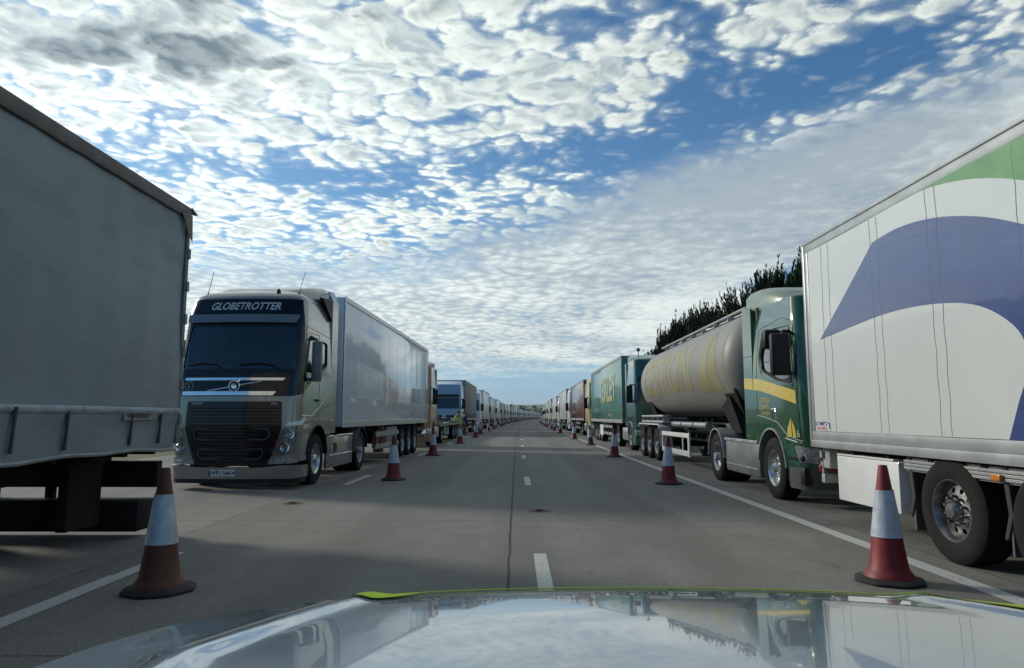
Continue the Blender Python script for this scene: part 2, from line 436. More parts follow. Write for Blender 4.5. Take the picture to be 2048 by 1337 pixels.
def dashes(name, x, w, starts, ln):
    vs = []; fs = []; uv = []
    for s in starts:
        a = len(vs)
        for k in range(2):
            y = s+ln*k
            vs += [(x-w/2+dx(y), y, .004), (x+w/2+dx(y), y, .004)]; uv += [(x-w/2, y), (x+w/2, y)]
        fs.append((a, a+1, a+3, a+2))
    me = bpy.data.meshes.new(name); me.from_pydata(vs, [], fs); l = me.uv_layers.new(name='lane')
    for q in me.loops: l.data[q.index].uv = uv[q.vertex_index]
    tag(ob(name, me, LINE), kind='structure')
dashes("lane_line", .25, .13, [5.4 + 9.2*k for k in range(-2, 50)], 2.0)
dashes("lane_divider", -3.52, .15, [-3.3, 4.6 if False else 4.0] + [14.7 + 10.4*k for k in range(0, 30)], 2.4)
me = strip_mesh("lane_divider_long", -3.57, -3.42, 3.0, 7.45, .0045, 1.); tag(ob("lane_dash", me, LINE), kind='structure')

# rusty studs let into the concrete
def stud(x, y, label):
    t = empty("road_stud", (x, y, 0), 0, label, "road stud", "rusty road studs")
    m = MB(); m.lathe([(.003, .16), (.008, .14), (.009, .02)], 20, 'z'); ob("casting", m.mesh("casting"), mat("rust", (.09, .055, .035), .8, var=.5, vscale=9, bump=.5), t)
    m = MB(); m.box(-.05, .05, -.07, .07, .009, .022, .006); ob("reflector", m.mesh("reflector"), CHASSIS, t)
stud(-3.61, 11.57, "rusty round stud in the concrete in front of the bronze lorry")
stud(.36, 10.68, "rusty round stud in the concrete beside the centre joint")

# ------------------------------------------------------------------ wheels
def tyre_mesh():
    m = MB(); w = .17; R0 = .52
    prof = [(-w*.86, .30), (-w*.98, .34), (-w, .42), (-w*.98, .47), (-w*.86, R0-.012), (-w*.80, R0)]
    for gpos in (-.45, 0, .45):
        prof += [(w*(gpos-.06), R0), (w*(gpos-.05), R0-.014), (w*(gpos+.05), R0-.014), (w*(gpos+.06), R0)]
    prof += [(w*.80, R0), (w*.86, R0-.012), (w*.98, .47), (w, .42), (w*.98, .34), (w*.86, .30)]
    m.lathe(prof, 40, 'x'); return m.mesh("tyre", 35)
def rim_mesh(kind):          # outer face towards +x
    m = MB(); w = .17
    m.lathe([(-w*.8, .295), (-w*.3, .265), (w*.4, .262), (w*.78, .285), (w*.9, .302), (w*.9, .31), (w*.7, .31)], 36, 'x')
    d0, d1 = {'steer': (.06, .10), 'drive': (.07, -.06), 'trailer': (-.02, .05)}[kind]
    def S(a, b):
        r = sqrt(a*a+b*b); t = max(0, min(1, (.265-r)/.15)); return (d0+(d1-d0)*t - .0, a, b)
    circ = lambda cx, cy, r, n: [(cx+r*cos(2*pi*k/n), cy+r*sin(2*pi*k/n)) for k in range(n)]
    holes = [circ(.205*cos(2*pi*k/10), .205*sin(2*pi*k/10), .030, 10) for k in range(10)]
    pm = patch(S, circ(0, 0, .264, 40), holes, off=0, th=.012, step=.12, name='disc')
    m.add([v.co[:] for v in pm.vertices], [tuple(p.vertices) for p in pm.polygons]); bpy.data.meshes.remove(pm)
    hx = .20 if kind == 'drive' else (.17 if kind == 'steer' else .15)
    m.lathe([(d1-.01, .105), (d1+.02, .10), (hx-.02, .085), (hx, .07), (hx+.005, .001)], 24, 'x')
    for k in range(10):
        a = 2*pi*(k+.5)/10; m.lathe([(d1-.005, .016), (d1+.04, .014), (d1+.042, .001)], 7, 'x', (0, .14*cos(a), .14*sin(a)))
    return m.mesh("rim", 35)
def wheel(parent, side, y, kind, rimmat, x=None, detail=True, rad=1.):
    """side +1/-1 ; x = centre of tyre"""
    x = x if x is not None else (1.25-.19)
    rz = 0 if side > 0 else pi
    w = ob("wheel", cached('tyre', tyre_mesh), RUBBER, parent, (side*x, y, .52*rad), rz, scale=(1, rad, rad))
    if detail:
        r = ob("rim", cached('rim'+kind, lambda: rim_mesh(kind)), rimmat, w)
    return w
def arc_strip(cx, cz, r, a0, a1, x0, x1, th=.02, n=14):
    m = MB(); rings = []
    for i in range(n+1):
        a = R(a0+(a1-a0)*i/n); c, s = cos(a), sin(a)
        rings.append([(x0, cx+r*c, cz+r*s), (x1, cx+r*c, cz+r*s), (x1, cx+(r+th)*c, cz+(r+th)*s), (x0, cx+(r+th)*c, cz+(r+th)*s)])
    m.loft(rings); return m

# ------------------------------------------------------------------ tractor cabs.  local x across, y backwards from the bumper, z up
class Cab:
    def __init__(s, f, wx, ztop, L=2.25, Wd=1.24, Rr=.28, bow=.08, rise=.10, roofy=1.3):
        s.f, s.wx, s.ztop, s.L, s.Wd, s.Rr, s.bow, s.rise, s.roofy = f, wx, ztop, L, Wd, Rr, bow, rise, roofy
        s.uf = Wd-Rr; s.ua = s.uf + Rr*pi/2; s.off = s.ua-(bow+Rr)      # side: y = u - off
        s.umax = L + s.off
    def plan(s, u):
        a = abs(u); g = 1 if u >= 0 else -1
        if a < s.uf: return g*a, s.bow*(a/s.uf)**2
        if a < s.ua:
            t = (a-s.uf)/s.Rr; return g*(s.uf+s.Rr*sin(t)), s.bow+s.Rr*(1-cos(t))
        return g*s.Wd, a-s.off
    def S(s, u, z):
        x, y = s.plan(u)
        return (x*lerp_table(s.wx, z), y + lerp_table(s.f, z)*(1-sstep(0, 1.5, y)), z)
    def u(s, y): return y+s.off
    def body(s, bot_f, bot_r, holes, arch, zstep=.12):
        """arch = (yc, zc, r)"""
        yc, zc, r = arch; um = s.umax
        left = []                                  # +u side, front to back along the bottom
        a0 = math.asin((bot_f-zc)/r); a1 = math.asin((bot_r-zc)/r)
        for k in range(15):
            a = (pi-a0) + (a1-(pi-a0))*k/14; left.append((s.u(yc+r*cos(a)), zc+r*sin(a)))
        left.append((um, bot_r)); left.append((um, s.ztop))
        poly = left + [(-p[0], p[1]) for p in left[::-1]]
        me = patch(s.S, poly, holes, off=0, th=0, step=.11, name='cab', stepb=zstep)
        m = MB(); m.add([v.co[:] for v in me.vertices], [tuple(p.vertices) for p in me.polygons]); bpy.data.meshes.remove(me)
        us = [um*(-1+2*k/48) for k in range(49)]; n = 7; rings = []
        for i in range(n+1):
            t = i/n; e = sin(t*pi/2); sh = 1-cos(t*pi/2)
            ring = []
            for q in us:
                x, y, z = s.S(q, s.ztop); yb = y
                ring.append((x*(1-sh*.98), y+(s.roofy-y)*sh*(1 if y < s.roofy else 0), s.ztop+s.rise*e + (0)))
            rings.append(ring)
        m.loft(rings, cap=False, closed=False)
        # back wall
        zs = [bot_r+(s.ztop-bot_r)*k/8 for k in range(9)]
        rl = [s.S(um, z) for z in zs]; ll = [s.S(-um, z) for z in zs]
        roof = [r_[-1] for r_ in rings] + [r_[0] for r_ in rings[::-1]]
        m.add(rl + roof + ll[::-1], [tuple(range(len(rl)+len(roof)+len(ll)))])
        return m.mesh('cab', 35)

def side_hatch(cab, sg, pts):      # (y,z) pts on the side -> (u,z)
    return [(sg*cab.u(y), z) for y, z in pts]

def interior(parent, zf, zdash, Lc, seatx=.6):
    m = MB()
    m.box(-1.12, 1.12, .45, Lc-.08, zf-.04, zf, 0)
    m.box(-1.10, 1.10, .28, .62, zf+.2, zdash-.10, .05)
    m.box(-1.16, 1.16, Lc-.16, Lc-.05, zf, zdash+1.3, 0)
    m.mat(1)
    for sx in (-seatx, seatx):
        m.box(sx-.24, sx+.24, 1.0, 1.5, zf+.35, zf+.52, .05); m.box(sx-.24, sx+.24, 1.42, 1.56, zf+.45, zf+1.1, .05); m.box(sx-.14, sx+.14, 1.44, 1.55, zf+1.12, zf+1.3, .04)
    m.mat(0).tube([(seatx, .62, zdash-.28), (seatx, .78, zdash-.1)], .04)
    a = [(seatx+.22*cos(t), .80+.08*sin(t), zdash-.06+.20*sin(t)) for t in [2*pi*k/16 for k in range(17)]]
    m.tube(a, .017, 6)
    ob("cab_interior", m.mesh("cab_interior", 40), [INTERIOR, SEAT], parent)

def mirror(parent, cab, sg, y, z0, z1, arm_mat=BLACK, wide=.26, out=.26):
    m = MB(); xb = cab.Wd*sg
    xi = xb+sg*.05; xo = xb+sg*(.05+wide)
    m.box(min(xi, xo), max(xi, xo), y-.13, y+.0, z0, z1, .045)
    m.tube([(xb-sg*.06, y+.16, z1+.06), (xb+sg*.10, y+.02, z1+.05), (xb+sg*.16, y-.06, z1-.02)], .03, 6)
    m.tube([(xb-sg*.06, y+.16, z0+.05), (xb+sg*.10, y+.02, z0+.06)], .028, 6)
    o = ob("mirror", m.mesh("mirror", 40), arm_mat, parent)
    g = MB(); g.box(min(xi, xo)+.03, max(xi, xo)-.03, y+.001, y+.006, z0+.05, z0+(z1-z0)*.62); g.box(min(xi, xo)+.03, max(xi, xo)-.03, y+.001, y+.006, z0+(z1-z0)*.67, z1-.05)
    ob("mirror_glass", g.mesh("mirror_glass"), CHROME, o); return o

def wiper(parent, S, pts, name='wiper'):
    m = MB(); P3 = [Vector(S(*p)) + normal(S, *p)*.035 for p in pts]; m.tube(P3, .012, 5)
    return ob(name, m.mesh(name), BLACK, parent)

def seam(parent, S, pts, w=.012, mt=INK, off=.003, name='door_seam'):
    """thin recess line following a polyline"""
    m = MB(); vs = []
    P3 = []
    for (a, b), (c, d) in zip(pts, pts[1:]):
        n = max(2, int(sqrt((a-c)**2+(b-d)**2)/.12)); P3 += [(a+(c-a)*k/n, b+(d-b)*k/n) for k in range(n)]
    P3.append(pts[-1])
    m.tube([Vector(S(*p)) + normal(S, *p)*(off-w*.35) for p in P3], w*.5, 5)
    return ob(name, m.mesh(name), mt, parent)

def chassis(parent, y0, y1, axles=()):
    m = MB()
    for s in (-1, 1): m.box(s*.42-.04, s*.42+.04, y0, y1, .72, .98, .01)
    for y in [y0+.3+k*1.1 for k in range(int((y1-y0)/1.1))]: m.box(-.4, .4, y-.05, y+.05, .76, .94)
    for y in axles:
        m.tube([(-.95, y, .52), (.95, y, .52)], .075, 8); m.box(-.2, .2, y-.18, y+.18, .34, .70, .08)
        for s in (-1, 1): m.tube([(s*.45, y-.5, .62), (s*.45, y, .44), (s*.45, y+.5, .62)], .045, 6)
    return ob("chassis", m.mesh("chassis", 40), CHASSIS, parent)

def fifth(parent, y):
    m = MB(); m.box(-.45, .45, y-.45, y+.5, 1.0, 1.10, .03); ob("coupling_plate", m.mesh("coupling_plate"), CHASSIS, parent)

# ------------------------------------------------------------------ trailers
def sideS(sg, hw):
    return (lambda a, b: (hw, a, b)) if sg > 0 else (lambda a, b: (-hw, -a, b))
def trailer_gear(parent, y0, L, floor, sgs=(1, -1), axle_back=(5.0, 3.69, 2.38), rimm=STEELRIM, guard=True, guardmat=GALV, leg=True, single_detail=True, wheelx=1.06, mud=True):
    ys = [y0+L-a for a in axle_back]
    m = MB()
    for s in (-1, 1): m.box(s*.5-.05, s*.5+.05, y0+.4, y0+L-.1, floor-.34, floor-.02, .01)
    k = y0+.9
    while k < y0+L-.3: m.box(-1.2, 1.2, k-.03, k+.03, floor-.16, floor-.03); k += 1.15
    for y in ys:
        m.tube([(-.95, y, .52), (.95, y, .52)], .07, 8)
        for s in (-1, 1): m.tube([(s*.5, y-.55, .7), (s*.5, y, .42), (s*.5, y+.3, .46)], .05, 6); m.lathe([(-.12, .13), (.12, .15)], 10, 'z', (s*.5, y+.32, .62), cap=True)
    ob("trailer_frame", m.mesh("trailer_frame", 40), CHASSIS, parent)
    for y in ys:
        for s in (1, -1): wheel(parent, s, y, 'trailer', rimm, wheelx)
    if leg:
        m = MB()
        for s in (-1, 1):
            m.box(s*.85-.07, s*.85+.07, y0+2.55, y0+2.69, .42, floor-.05, .01); m.box(s*.85-.05, s*.85+.05, y0+2.57, y0+2.67, .24, .42); m.box(s*.85-.16, s*.85+.16, y0+2.5, y0+2.74, .20, .24, .01)
        m.box(-.8, .8, y0+2.6, y0+2.64, .75, .79); ob("landing_leg", m.mesh("landing_leg"), CHASSIS, parent)
    if guard:
        for s in (1, -1):
            m = MB(); xx = s*1.2
            for z in (.52, .88): m.box(xx-.02, xx+.02, y0+4.0, ys[0]-.7, z-.07, z+.07, .008)
            k = y0+4.4
            while k < ys[0]-.8: m.box(xx-.05, xx-.021, k-.03, k+.03, .45, floor-.03); k += 1.1
            ob("side_guard", m.mesh("side_guard"), guardmat, parent)
    if mud:
        for s in (1, -1):
            m = MB()
            for y in ys:
                q = arc_strip(y, .52, .60, 20, 160, s*.90, s*1.24, .015, 10); m.add(q.v, q.f)
            ob("mudguard", m.mesh("mudguard", 40), BLACK, parent)
    m = MB(); m.box(-1.2, 1.2, y0+L-.16, y0+L-.06, .52, .64, .015)
    for s in (-1, 1): m.box(s*.6-.04, s*.6+.04, y0+L-.15, y0+L-.09, .64, floor-.05)
    m.box(-1.2, 1.2, y0+L-.10, y0+L-.04, .84, .96)
    ob("underrun_bar", m.mesh("underrun_bar"), GALV, parent)
    for s in (1, -1):
        m = MB(); m.box(s*1.0-.2, s*1.0+.2, y0+L-.038, y0+L+.012, .84, .96, .015); ob("tail_lamp", m.mesh("tail_lamp"), REDLENS, parent)
    return ys

def box_trailer(parent, y0, L, floor, top, body, kind='fridge', trim=ALLOY, gear=True, roofcol=None, **k):
    """kind fridge | curtain"""
    hw = 1.27
    m = MB(); m.box(-hw, hw, y0, y0+L, floor, top, .03)
    tb = ob("trailer_body", m.mesh("trailer_body", 40), body, parent)
    m = MB()
    for s in (-1, 1):
        x0, x1 = sorted((s*(hw+.003), s*(hw+.022)))
        m.box(x0, x1, y0, y0+L, floor-.02, floor+.14, .006)
        m.box(x0, x1, y0, y0+L, top-.10, top+.02, .006)
        for yy in (y0, y0+L-.09): m.box(x0, x1+.0, yy, yy+.09, floor+.141, top-.101, .006)
    ob("edge_trim", m.mesh("edge_trim"), trim, tb)
    if kind == 'curtain':
        for s in (1, -1):
            m = MB(); yy = y0+.35
            while yy < y0+L-.2:
                xx = sorted((s*(hw+.004), s*(hw+.012))); m.box(xx[0], xx[1], yy-.022, yy+.022, floor+.14, floor+.52); 
                m.box(s*(hw+.012)-.012, s*(hw+.012)+.012, yy-.035, yy+.035, floor-.04, floor+.05); yy += .66
            ob("curtain_strap", m.mesh("curtain_strap"), CHASSIS, tb)
    else:
        for s in (1, -1):
            for i in range(1, 10):
                m = MB(); yy = y0+L*i/10; xx = sorted((s*(hw+.001), s*(hw+.003))); m.box(xx[0], xx[1], yy-.005, yy+.005, floor+.15, top-.11); ob("panel_joint", m.mesh("panel_joint"), body, tb)
        m = MB(); m.box(-1.0, 1.0, y0-.42, y0-.002, top-1.9, top-.12, .08); fu = ob("cooling_unit", m.mesh("cooling_unit", 40), WHITEP, tb)
    # rear doors
    m = MB()
    for s in (-1, 1):
        m.box(min(s*.02, s*1.2), max(s*.02, s*1.2), y0+L+.001, y0+L+.03, floor+.05, top-.08, .01)
        for q in (.35, .85): m.tube([(s*q, y0+L+.05, floor+.08), (s*q, y0+L+.05, top-.12)], .016, 6)
    ob("rear_doors", m.mesh("rear_doors"), body, tb)
    if gear: trailer_gear(parent, y0, L, floor, **k)
    return tb

# ------------------------------------------------------------------ bronze tractor (left queue)
BRONZE = mat("bronze_metallic", (.29, .28, .25), .26, metal=.45, coat=.8, var=.06, vscale=1.2, dirt=.22, dirtcol=(.13, .12, .10), bump=.04, bscale=2.)
def bronze_cab(t):
    c = Cab(f=[(.2, .05), (.5, 0), (1.2, .0), (1.7, .03), (2.2, .10), (3.1, .27), (3.35, .32), (3.66, .46)],
            wx=[(.2, .98), (1.2, 1.0), (2.2, 1.0), (3.3, .97), (3.66, .93)], ztop=3.66, rise=.28, L=2.3, Rr=.24, bow=.10, roofy=1.6)
    S = c.S; U = c.u
    ws = rp([(-1.13, 2.26), (1.13, 2.26), (1.12, 2.7), (1.07, 3.10), (-1.07, 3.10), (-1.12, 2.7)], .09)
    dw = rp([(.42, 2.10), (.62, 1.98), (1.28, 2.30), (1.30, 2.92), (.62, 2.96), (.50, 2.6)], .07)
    rw = rp([(1.52, 2.30), (1.92, 2.42), (1.95, 2.9), (1.52, 2.92)], .07)
    holes = [ws]
    for sg in (1, -1):
        for h in (dw, rw): holes.append([(sg*U(y), z) for y, z in h])
    cab = ob("cab", c.body(.52, .98, holes, (1.40, .52, .66)), BRONZE, t, scale=(1, 1, 1.03))
    # black mask round the windscreen
    side = [(1.20, 3.655), (1.27, 3.2), (1.32, 2.6), (1.38, 2.2), (1.62, 2.08), (1.78, 2.02), (1.60, 1.90), (1.36, 1.80), (1.12, 1.745), (.92, 1.74)]
    mask = side + [(-x, z) for x, z in side[::-1]]
    ob("windscreen_surround", patch(S, mask, [ws], off=.006, th=.004, step=.1, name='surround'), GLOSSBLACK, cab)
    ob("windscreen", patch(S, rp([(-1.15, 2.24), (1.15, 2.24), (1.14, 2.7), (1.09, 3.12), (-1.09, 3.12), (-1.14, 2.7)], .09), off=-.012, step=.1, name='windscreen'), GLASS, cab)
    for sg in (1, -1):
        for h in (dw, rw):
            ob("side_window", patch(S, [(sg*U(y), z) for y, z in h], off=-.015, step=.3, name='win'), SIDEGLASS, cab)
            seam(cab, S, [(sg*U(y), z) for y, z in h+[h[0]]], .035, BLACK, .012, 'window_seal')
        seam(cab, S, [(sg*U(y), z) for y, z in [(.38, 1.75), (.36, 2.5), (.55, 3.02), (1.40, 3.02), (1.42, 1.5), (1.40, 1.22)]], .014)
        seam(cab, S, [(sg*U(y), z) for y, z in [(.30, 1.38), (.9, 1.36), (1.45, 1.55), (2.28, 1.95)]], .03, BRONZE, .010, 'body_crease')
        seam(cab, S, [(sg*U(y), z) for y, z in [(.25, 1.22), (.75, 1.24), (1.15, 1.32), (1.6, 1.50), (2.28, 1.62)]], .022, INK, .004, 'panel_gap')
        seam(cab, S, [(sg*U(y), z) for y, z in [(.3, 3.12), (1.0, 3.10), (2.28, 3.05)]], .012)
        m = MB(); m.box(sg*c.Wd-.015, sg*c.Wd+.03, 1.16, 1.38, 1.66, 1.71, .012); ob("door_handle", m.mesh("door_handle"), BLACK, cab)
        mirror(cab, c, sg, .78, 2.04, 2.84, mat("mirror_grey", (.16, .165, .17), .4), wide=.20)
        a = arc_strip(1.40, .52, .655, 5, 172, sg*.88, sg*1.262, .02, 18); ob("wheel_arch", a.mesh("wheel_arch", 40), BLACK, cab)
    # sun visor, board lettering
    ob("sun_visor", patch(S, rp([(-1.13, 3.15), (1.08, 3.15), (1.14, 3.31), (-1.13, 3.31)], .03), off=.07, th=.02, step=.1, name='visor'), mat("visor_tint", (.13, .15, .18), .18, coat=.6, var=.05), cab)
    ob("lettering", text_mesh(S, "GLOBETROTTER", .0, 3.49, .215, .009, .12, sx=.93, shear=.25, bold=.003), mat("sign_grey", (.60, .62, .63), .35, metal=.3), cab)
    for nm, z, h, a0, a1 in (("chrome_strip", 2.06, .05, -1.02, .96), ("chrome_strip", 1.79, .075, -1.05, .80)):
        ob(nm, patch(S, rp([(a0, z-h/2), (a1-.06, z-h/2), (a1, z+h/2), (a0, z+h/2)], .012), off=.022, th=.02, step=.1, name='strip'), CHROME, cab)
    m = MB(); ring = [(.0+.10*cos(2*pi*k/24), 1.925+.10*sin(2*pi*k/24)) for k in range(25)]
    m.tube([Vector(S(*p))+normal(S, *p)*.03 for p in ring], .016, 6, cap=False)
    m.tube([Vector(S(*p))+normal(S, *p)*.026 for p in [(-.52, 1.835), (-.10, 1.905)]], .013, 6); m.tube([Vector(S(*p))+normal(S, *p)*.026 for p in [(.10, 1.945), (.52, 2.02)]], .013, 6)
    m.lathe([(-.02, .055), (.0, .05), (.004, .001)], 16, 'y', (0, -.03+S(0, 1.925)[1], 1.925)); m.tube([(.07, S(0, 2)[1]-.03, 2.0), (.12, S(0, 2)[1]-.03, 2.05)], .018, 5)
    ob("badge", m.mesh("badge", 40), CHROME, cab)
    m = MB(); ring = [(-.93+.085*cos(2*pi*k/18), 1.93+.085*sin(2*pi*k/18)) for k in range(19)]; m.tube([Vector(S(*p))+normal(S, *p)*.008 for p in ring], .008, 4, cap=False)
    tm = text_mesh(S, "L", -.93, 1.93, .13, .009, .1); m.add([v.co[:] for v in tm.vertices], [tuple(p.vertices) for p in tm.polygons])
    ob("round_sticker", m.mesh("round_sticker"), mat("sticker_grey", (.35, .36, .36), .5), cab)
    # grille
    gp = [(-.92, 1.64), (.92, 1.64), (.94, 1.15), (.78, .62), (.66, .45), (-.66, .45), (-.78, .62), (-.94, 1.15)]
    gr = ob("grille", patch(S, rp(gp, .04), off=.012, th=.01, step=.1, name='grille'), GLOSSBLACK, cab)
    m = MB()
    for k in range(17):
        z = .52+k*.062; hw = lerp_table([(.45, .62), (.62, .74), (1.15, .88), (1.6, .87)], z)
        m.tube([Vector(S(x, z))+normal(S, x, z)*.016 for x in [hw*(-1+2*i/10) for i in range(11)]], .008, 4)
    ob("grille_bars", m.mesh("grille_bars", 40), BLACK, gr)
    m = MB()
    for z0, z1, w in ((.93, 1.13, .72), (.58, .76, .62)):
        lp = rp([(-w*.9, z0), (w*.9, z0), (w, z0+.06), (w, z1), (-w, z1), (-w, z0+.06)], .05); lp.append(lp[0])
        m.tube([Vector(S(*p))+normal(S, *p)*.032 for p in lp], .012, 5, cap=False)
    ob("grille_frame", m.mesh("grille_frame", 40), mat("grille_grey", (.07, .07, .075), .4), gr)
    lt = mat("small_lettering", (.6, .62, .62), .4)
    ob("model_lettering", text_mesh(S, "TEAM", -.72, 1.60, .065, .016, .1, sx=1.4), lt, gr); ob("model_lettering", text_mesh(S, "FH", .78, 1.59, .07, .016, .1, sx=1.3), lt, gr)
    # bumper and lamps
    bu = ob("bumper", patch(S, rp([(-U(.70), .22), (U(.70), .22), (U(.72), .44), (1.0, .47), (.6, .43), (-.6, .43), (-1.0, .47), (-U(.72), .44)], .03), off=.05, th=.05, step=.1, name='bumper'), BRONZE, cab)
    ob("spoiler_lip", patch(S, rp([(-U(.68), .13), (U(.68), .13), (U(.68), .21), (-U(.68), .21)], .02), off=.03, th=.03, step=.12, name='lip'), BLACK, bu)
    ob("number_plate", patch(S, rp([(-.40, .275), (.12, .275), (.12, .39), (-.40, .39)], .01), off=.064, th=.01, step=.2, name='plate'), PLATEW, bu)
    ob("plate_band", patch(S, rect(-.397, -.355, .278, .387), off=.066, step=.2, name='band'), mat("plate_blue", (.01, .04, .30), .4), bu)
    ob("plate_lettering", text_mesh(S, "WPU 54414", -.115, .330, .115, .068, .2, sx=.78, bold=.002), INK, bu)
    for sg in (1, -1):
        hp = [(sg*a, z) for a, z in rp([(.70, .62), (1.22, .66), (1.28, 1.0), (1.26, 1.17), (.98, 1.17), (.84, .9)], .04)]
        hb = ob("headlight", patch(S, hp, off=.004, th=.004, step=.08, name='hl'), mat("lamp_bowl", (.36, .38, .39), .22, metal=.7, var=.4, vscale=12), cab)
        m = MB()
        for a, z, r in ((1.10, 1.02, .09), (1.02, .78, .095)):
            p = S(sg*a, z); m.lathe([(-.02, r), (-.03, r*.9), (.0, r*.35), (-.005, .001)], 18, 'y', p)
        ob("lamp_reflector", m.mesh("lamp_reflector", 40), REFLEC, hb)
        ob("lamp_lens", patch(S, hp, off=.03, step=.08, name='lens'), LENS, hb)
        dp = [(sg*a, z) for a, z in rp([(1.0, 1.185), (1.34, 1.20), (1.55, 1.32), (1.56, 1.38), (1.30, 1.27), (1.06, 1.255)], .01)]
        ob("daylight_strip", patch(S, dp, off=.022, th=.02, step=.08, name='drl'), mat("drl_lens", (.72, .76, .76), .15, coat=.5), hb)
        fp = [(sg*a, z) for a, z in rp([(.70, .48), (1.28, .50), (1.28, .61), (.80, .58)], .02)]
        fo = ob("fog_lamp", patch(S, fp, off=.016, th=.012, step=.08, name='fog'), mat("fog_lens", (.30, .32, .32), .2, metal=.3, var=.5, vscale=14), cab)
        m = MB(); m.box(sg*1.02-.05, sg*1.02+.05, S(1.02, .54)[1]-.025, S(1.02, .54)[1]-.018, .515, .575, .004); ob("fog_reflector", m.mesh("fog_reflector"), REFLEC, fo)
    wiper(cab, S, [(-1.0, 2.33), (-.72, 2.37), (-.40, 2.33), (-.22, 2.22)]); wiper(cab, S, [(.05, 2.33), (.42, 2.36), (.72, 2.32), (.92, 2.2)])
    interior(t, 1.35, 2.42, 2.3)
    # roof: air deflector, horns, aerials
    m = MB(); rings = []
    for y, z, w in ((.95, 3.86, .78), (1.2, 3.97, .95), (1.6, 4.08, 1.08), (2.1, 4.17, 1.15), (2.55, 4.19, 1.16)):
        rings.append([(x, y, zz) for x, zz in [(-w, 3.66), (-w, z-.16), (-w+.10, z-.03), (-w+.25, z), (w-.25, z), (w-.10, z-.03), (w, z-.16), (w, 3.66)]])
    m.loft(rings); ob("air_deflector", m.mesh("air_deflector", 50), BRONZE, cab)
    for sg in (1, -1):
        m = MB(); x0, x1 = sorted((sg*1.12, sg*1.235)); 
        m.loft([[(x0, 2.28, 1.0), (x1, 2.28, 1.0), (x1, 2.28, 3.62), (sg*1.13 if sg > 0 else x0, 2.28, 4.12) if False else (x1, 2.28, 3.9), (x0, 2.28, 4.12)],
                [(x0, 2.74, 1.0), (x1, 2.74, 1.0), (x1, 2.74, 3.62), (x1, 2.74, 3.9), (x0, 2.74, 4.16)]])
        ob("side_deflector", m.mesh("side_deflector", 40), BRONZE, cab)
        m = MB(); x0, x1 = sorted((sg*1.16, sg*1.252)); m.loft([[(x0, 1.5, 3.82), (x1, 1.5, 3.80), (x1-.0, 1.52, 3.83), (x0, 1.52, 3.86)], [(x0, 2.2, 3.45), (x1, 2.2, 3.42), (x1, 2.2, 3.88), (x0, 2.2, 3.93)]])
        ob("deflector_vent", m.mesh("deflector_vent"), BLACK, cab)
    for sg in (1, -1):
        m = MB(); m.tube([(sg*.95, .75, 3.72), (sg*.95, .78, 3.84)], [.03, .012], 8); m.tube([(sg*.95, .78, 3.82), (sg*.98, 1.05, 4.32)], .006, 5); ob("aerial", m.mesh("aerial"), BLACK, cab)
    m = MB(); m.lathe([(0, .05), (.05, .045), (.09, .02), (.1, .001)], 12, 'z', (.55, .7, 3.80)); ob("roof_beacon_mount", m.mesh("roof_beacon_mount", 40), BLACK, cab)
    # lower side: skirts, steps, mudguards
    for sg in (1, -1):
        x0, x1 = sorted((sg*1.17, sg*1.24)); m = MB(); m.box(x0, x1, 2.12, 4.30, .26, .98, .03)
        sk = ob("side_skirt", m.mesh("side_skirt", 40), BRONZE, t)
        m = MB(); x0, x1 = sorted((sg*1.235, sg*1.255)); m.box(x0, x1, 2.3, 4.28, .52, .545, .004); m.box(x0-.03, x1, 2.95, 4.28, .93, .99, .01); m.box(x0-.03, x1, 2.22, 2.55, .93, .985, .01)
        ob("chrome_trim", m.mesh("chrome_trim"), CHROME, sk)
        m = MB(); m.box(x0+.0, x1-.004, 2.62, 2.86, .60, .80, .01); ob("filler_hatch", m.mesh("filler_hatch"), BLACK, sk)
        a = arc_strip(5.22, .52, .60, 5, 178, sg*.72, sg*1.26, .03, 16); ob("mudguard", a.mesh("mudguard", 40), BLACK, t)
        a = arc_strip(5.22, .52, .632, 60, 178, sg*1.05, sg*1.262, .02, 12); ob("mudguard_trim", a.mesh("mudguard_trim", 40), BRONZE, t)
    return c

def tractor_gear(t, rim_s, rim_d, front=1.40, drive=5.22, frame_to=6.1, chx=True):
    for sg in (1, -1):
        wheel(t, sg, front, 'steer', rim_s); wheel(t, sg, drive, 'drive', rim_d)
        w = wheel(t, sg, drive, 'drive', rim_d, x=.72, detail=False)
    chassis(t, 1.0, frame_to, (front, drive)); fifth(t, drive-.35)

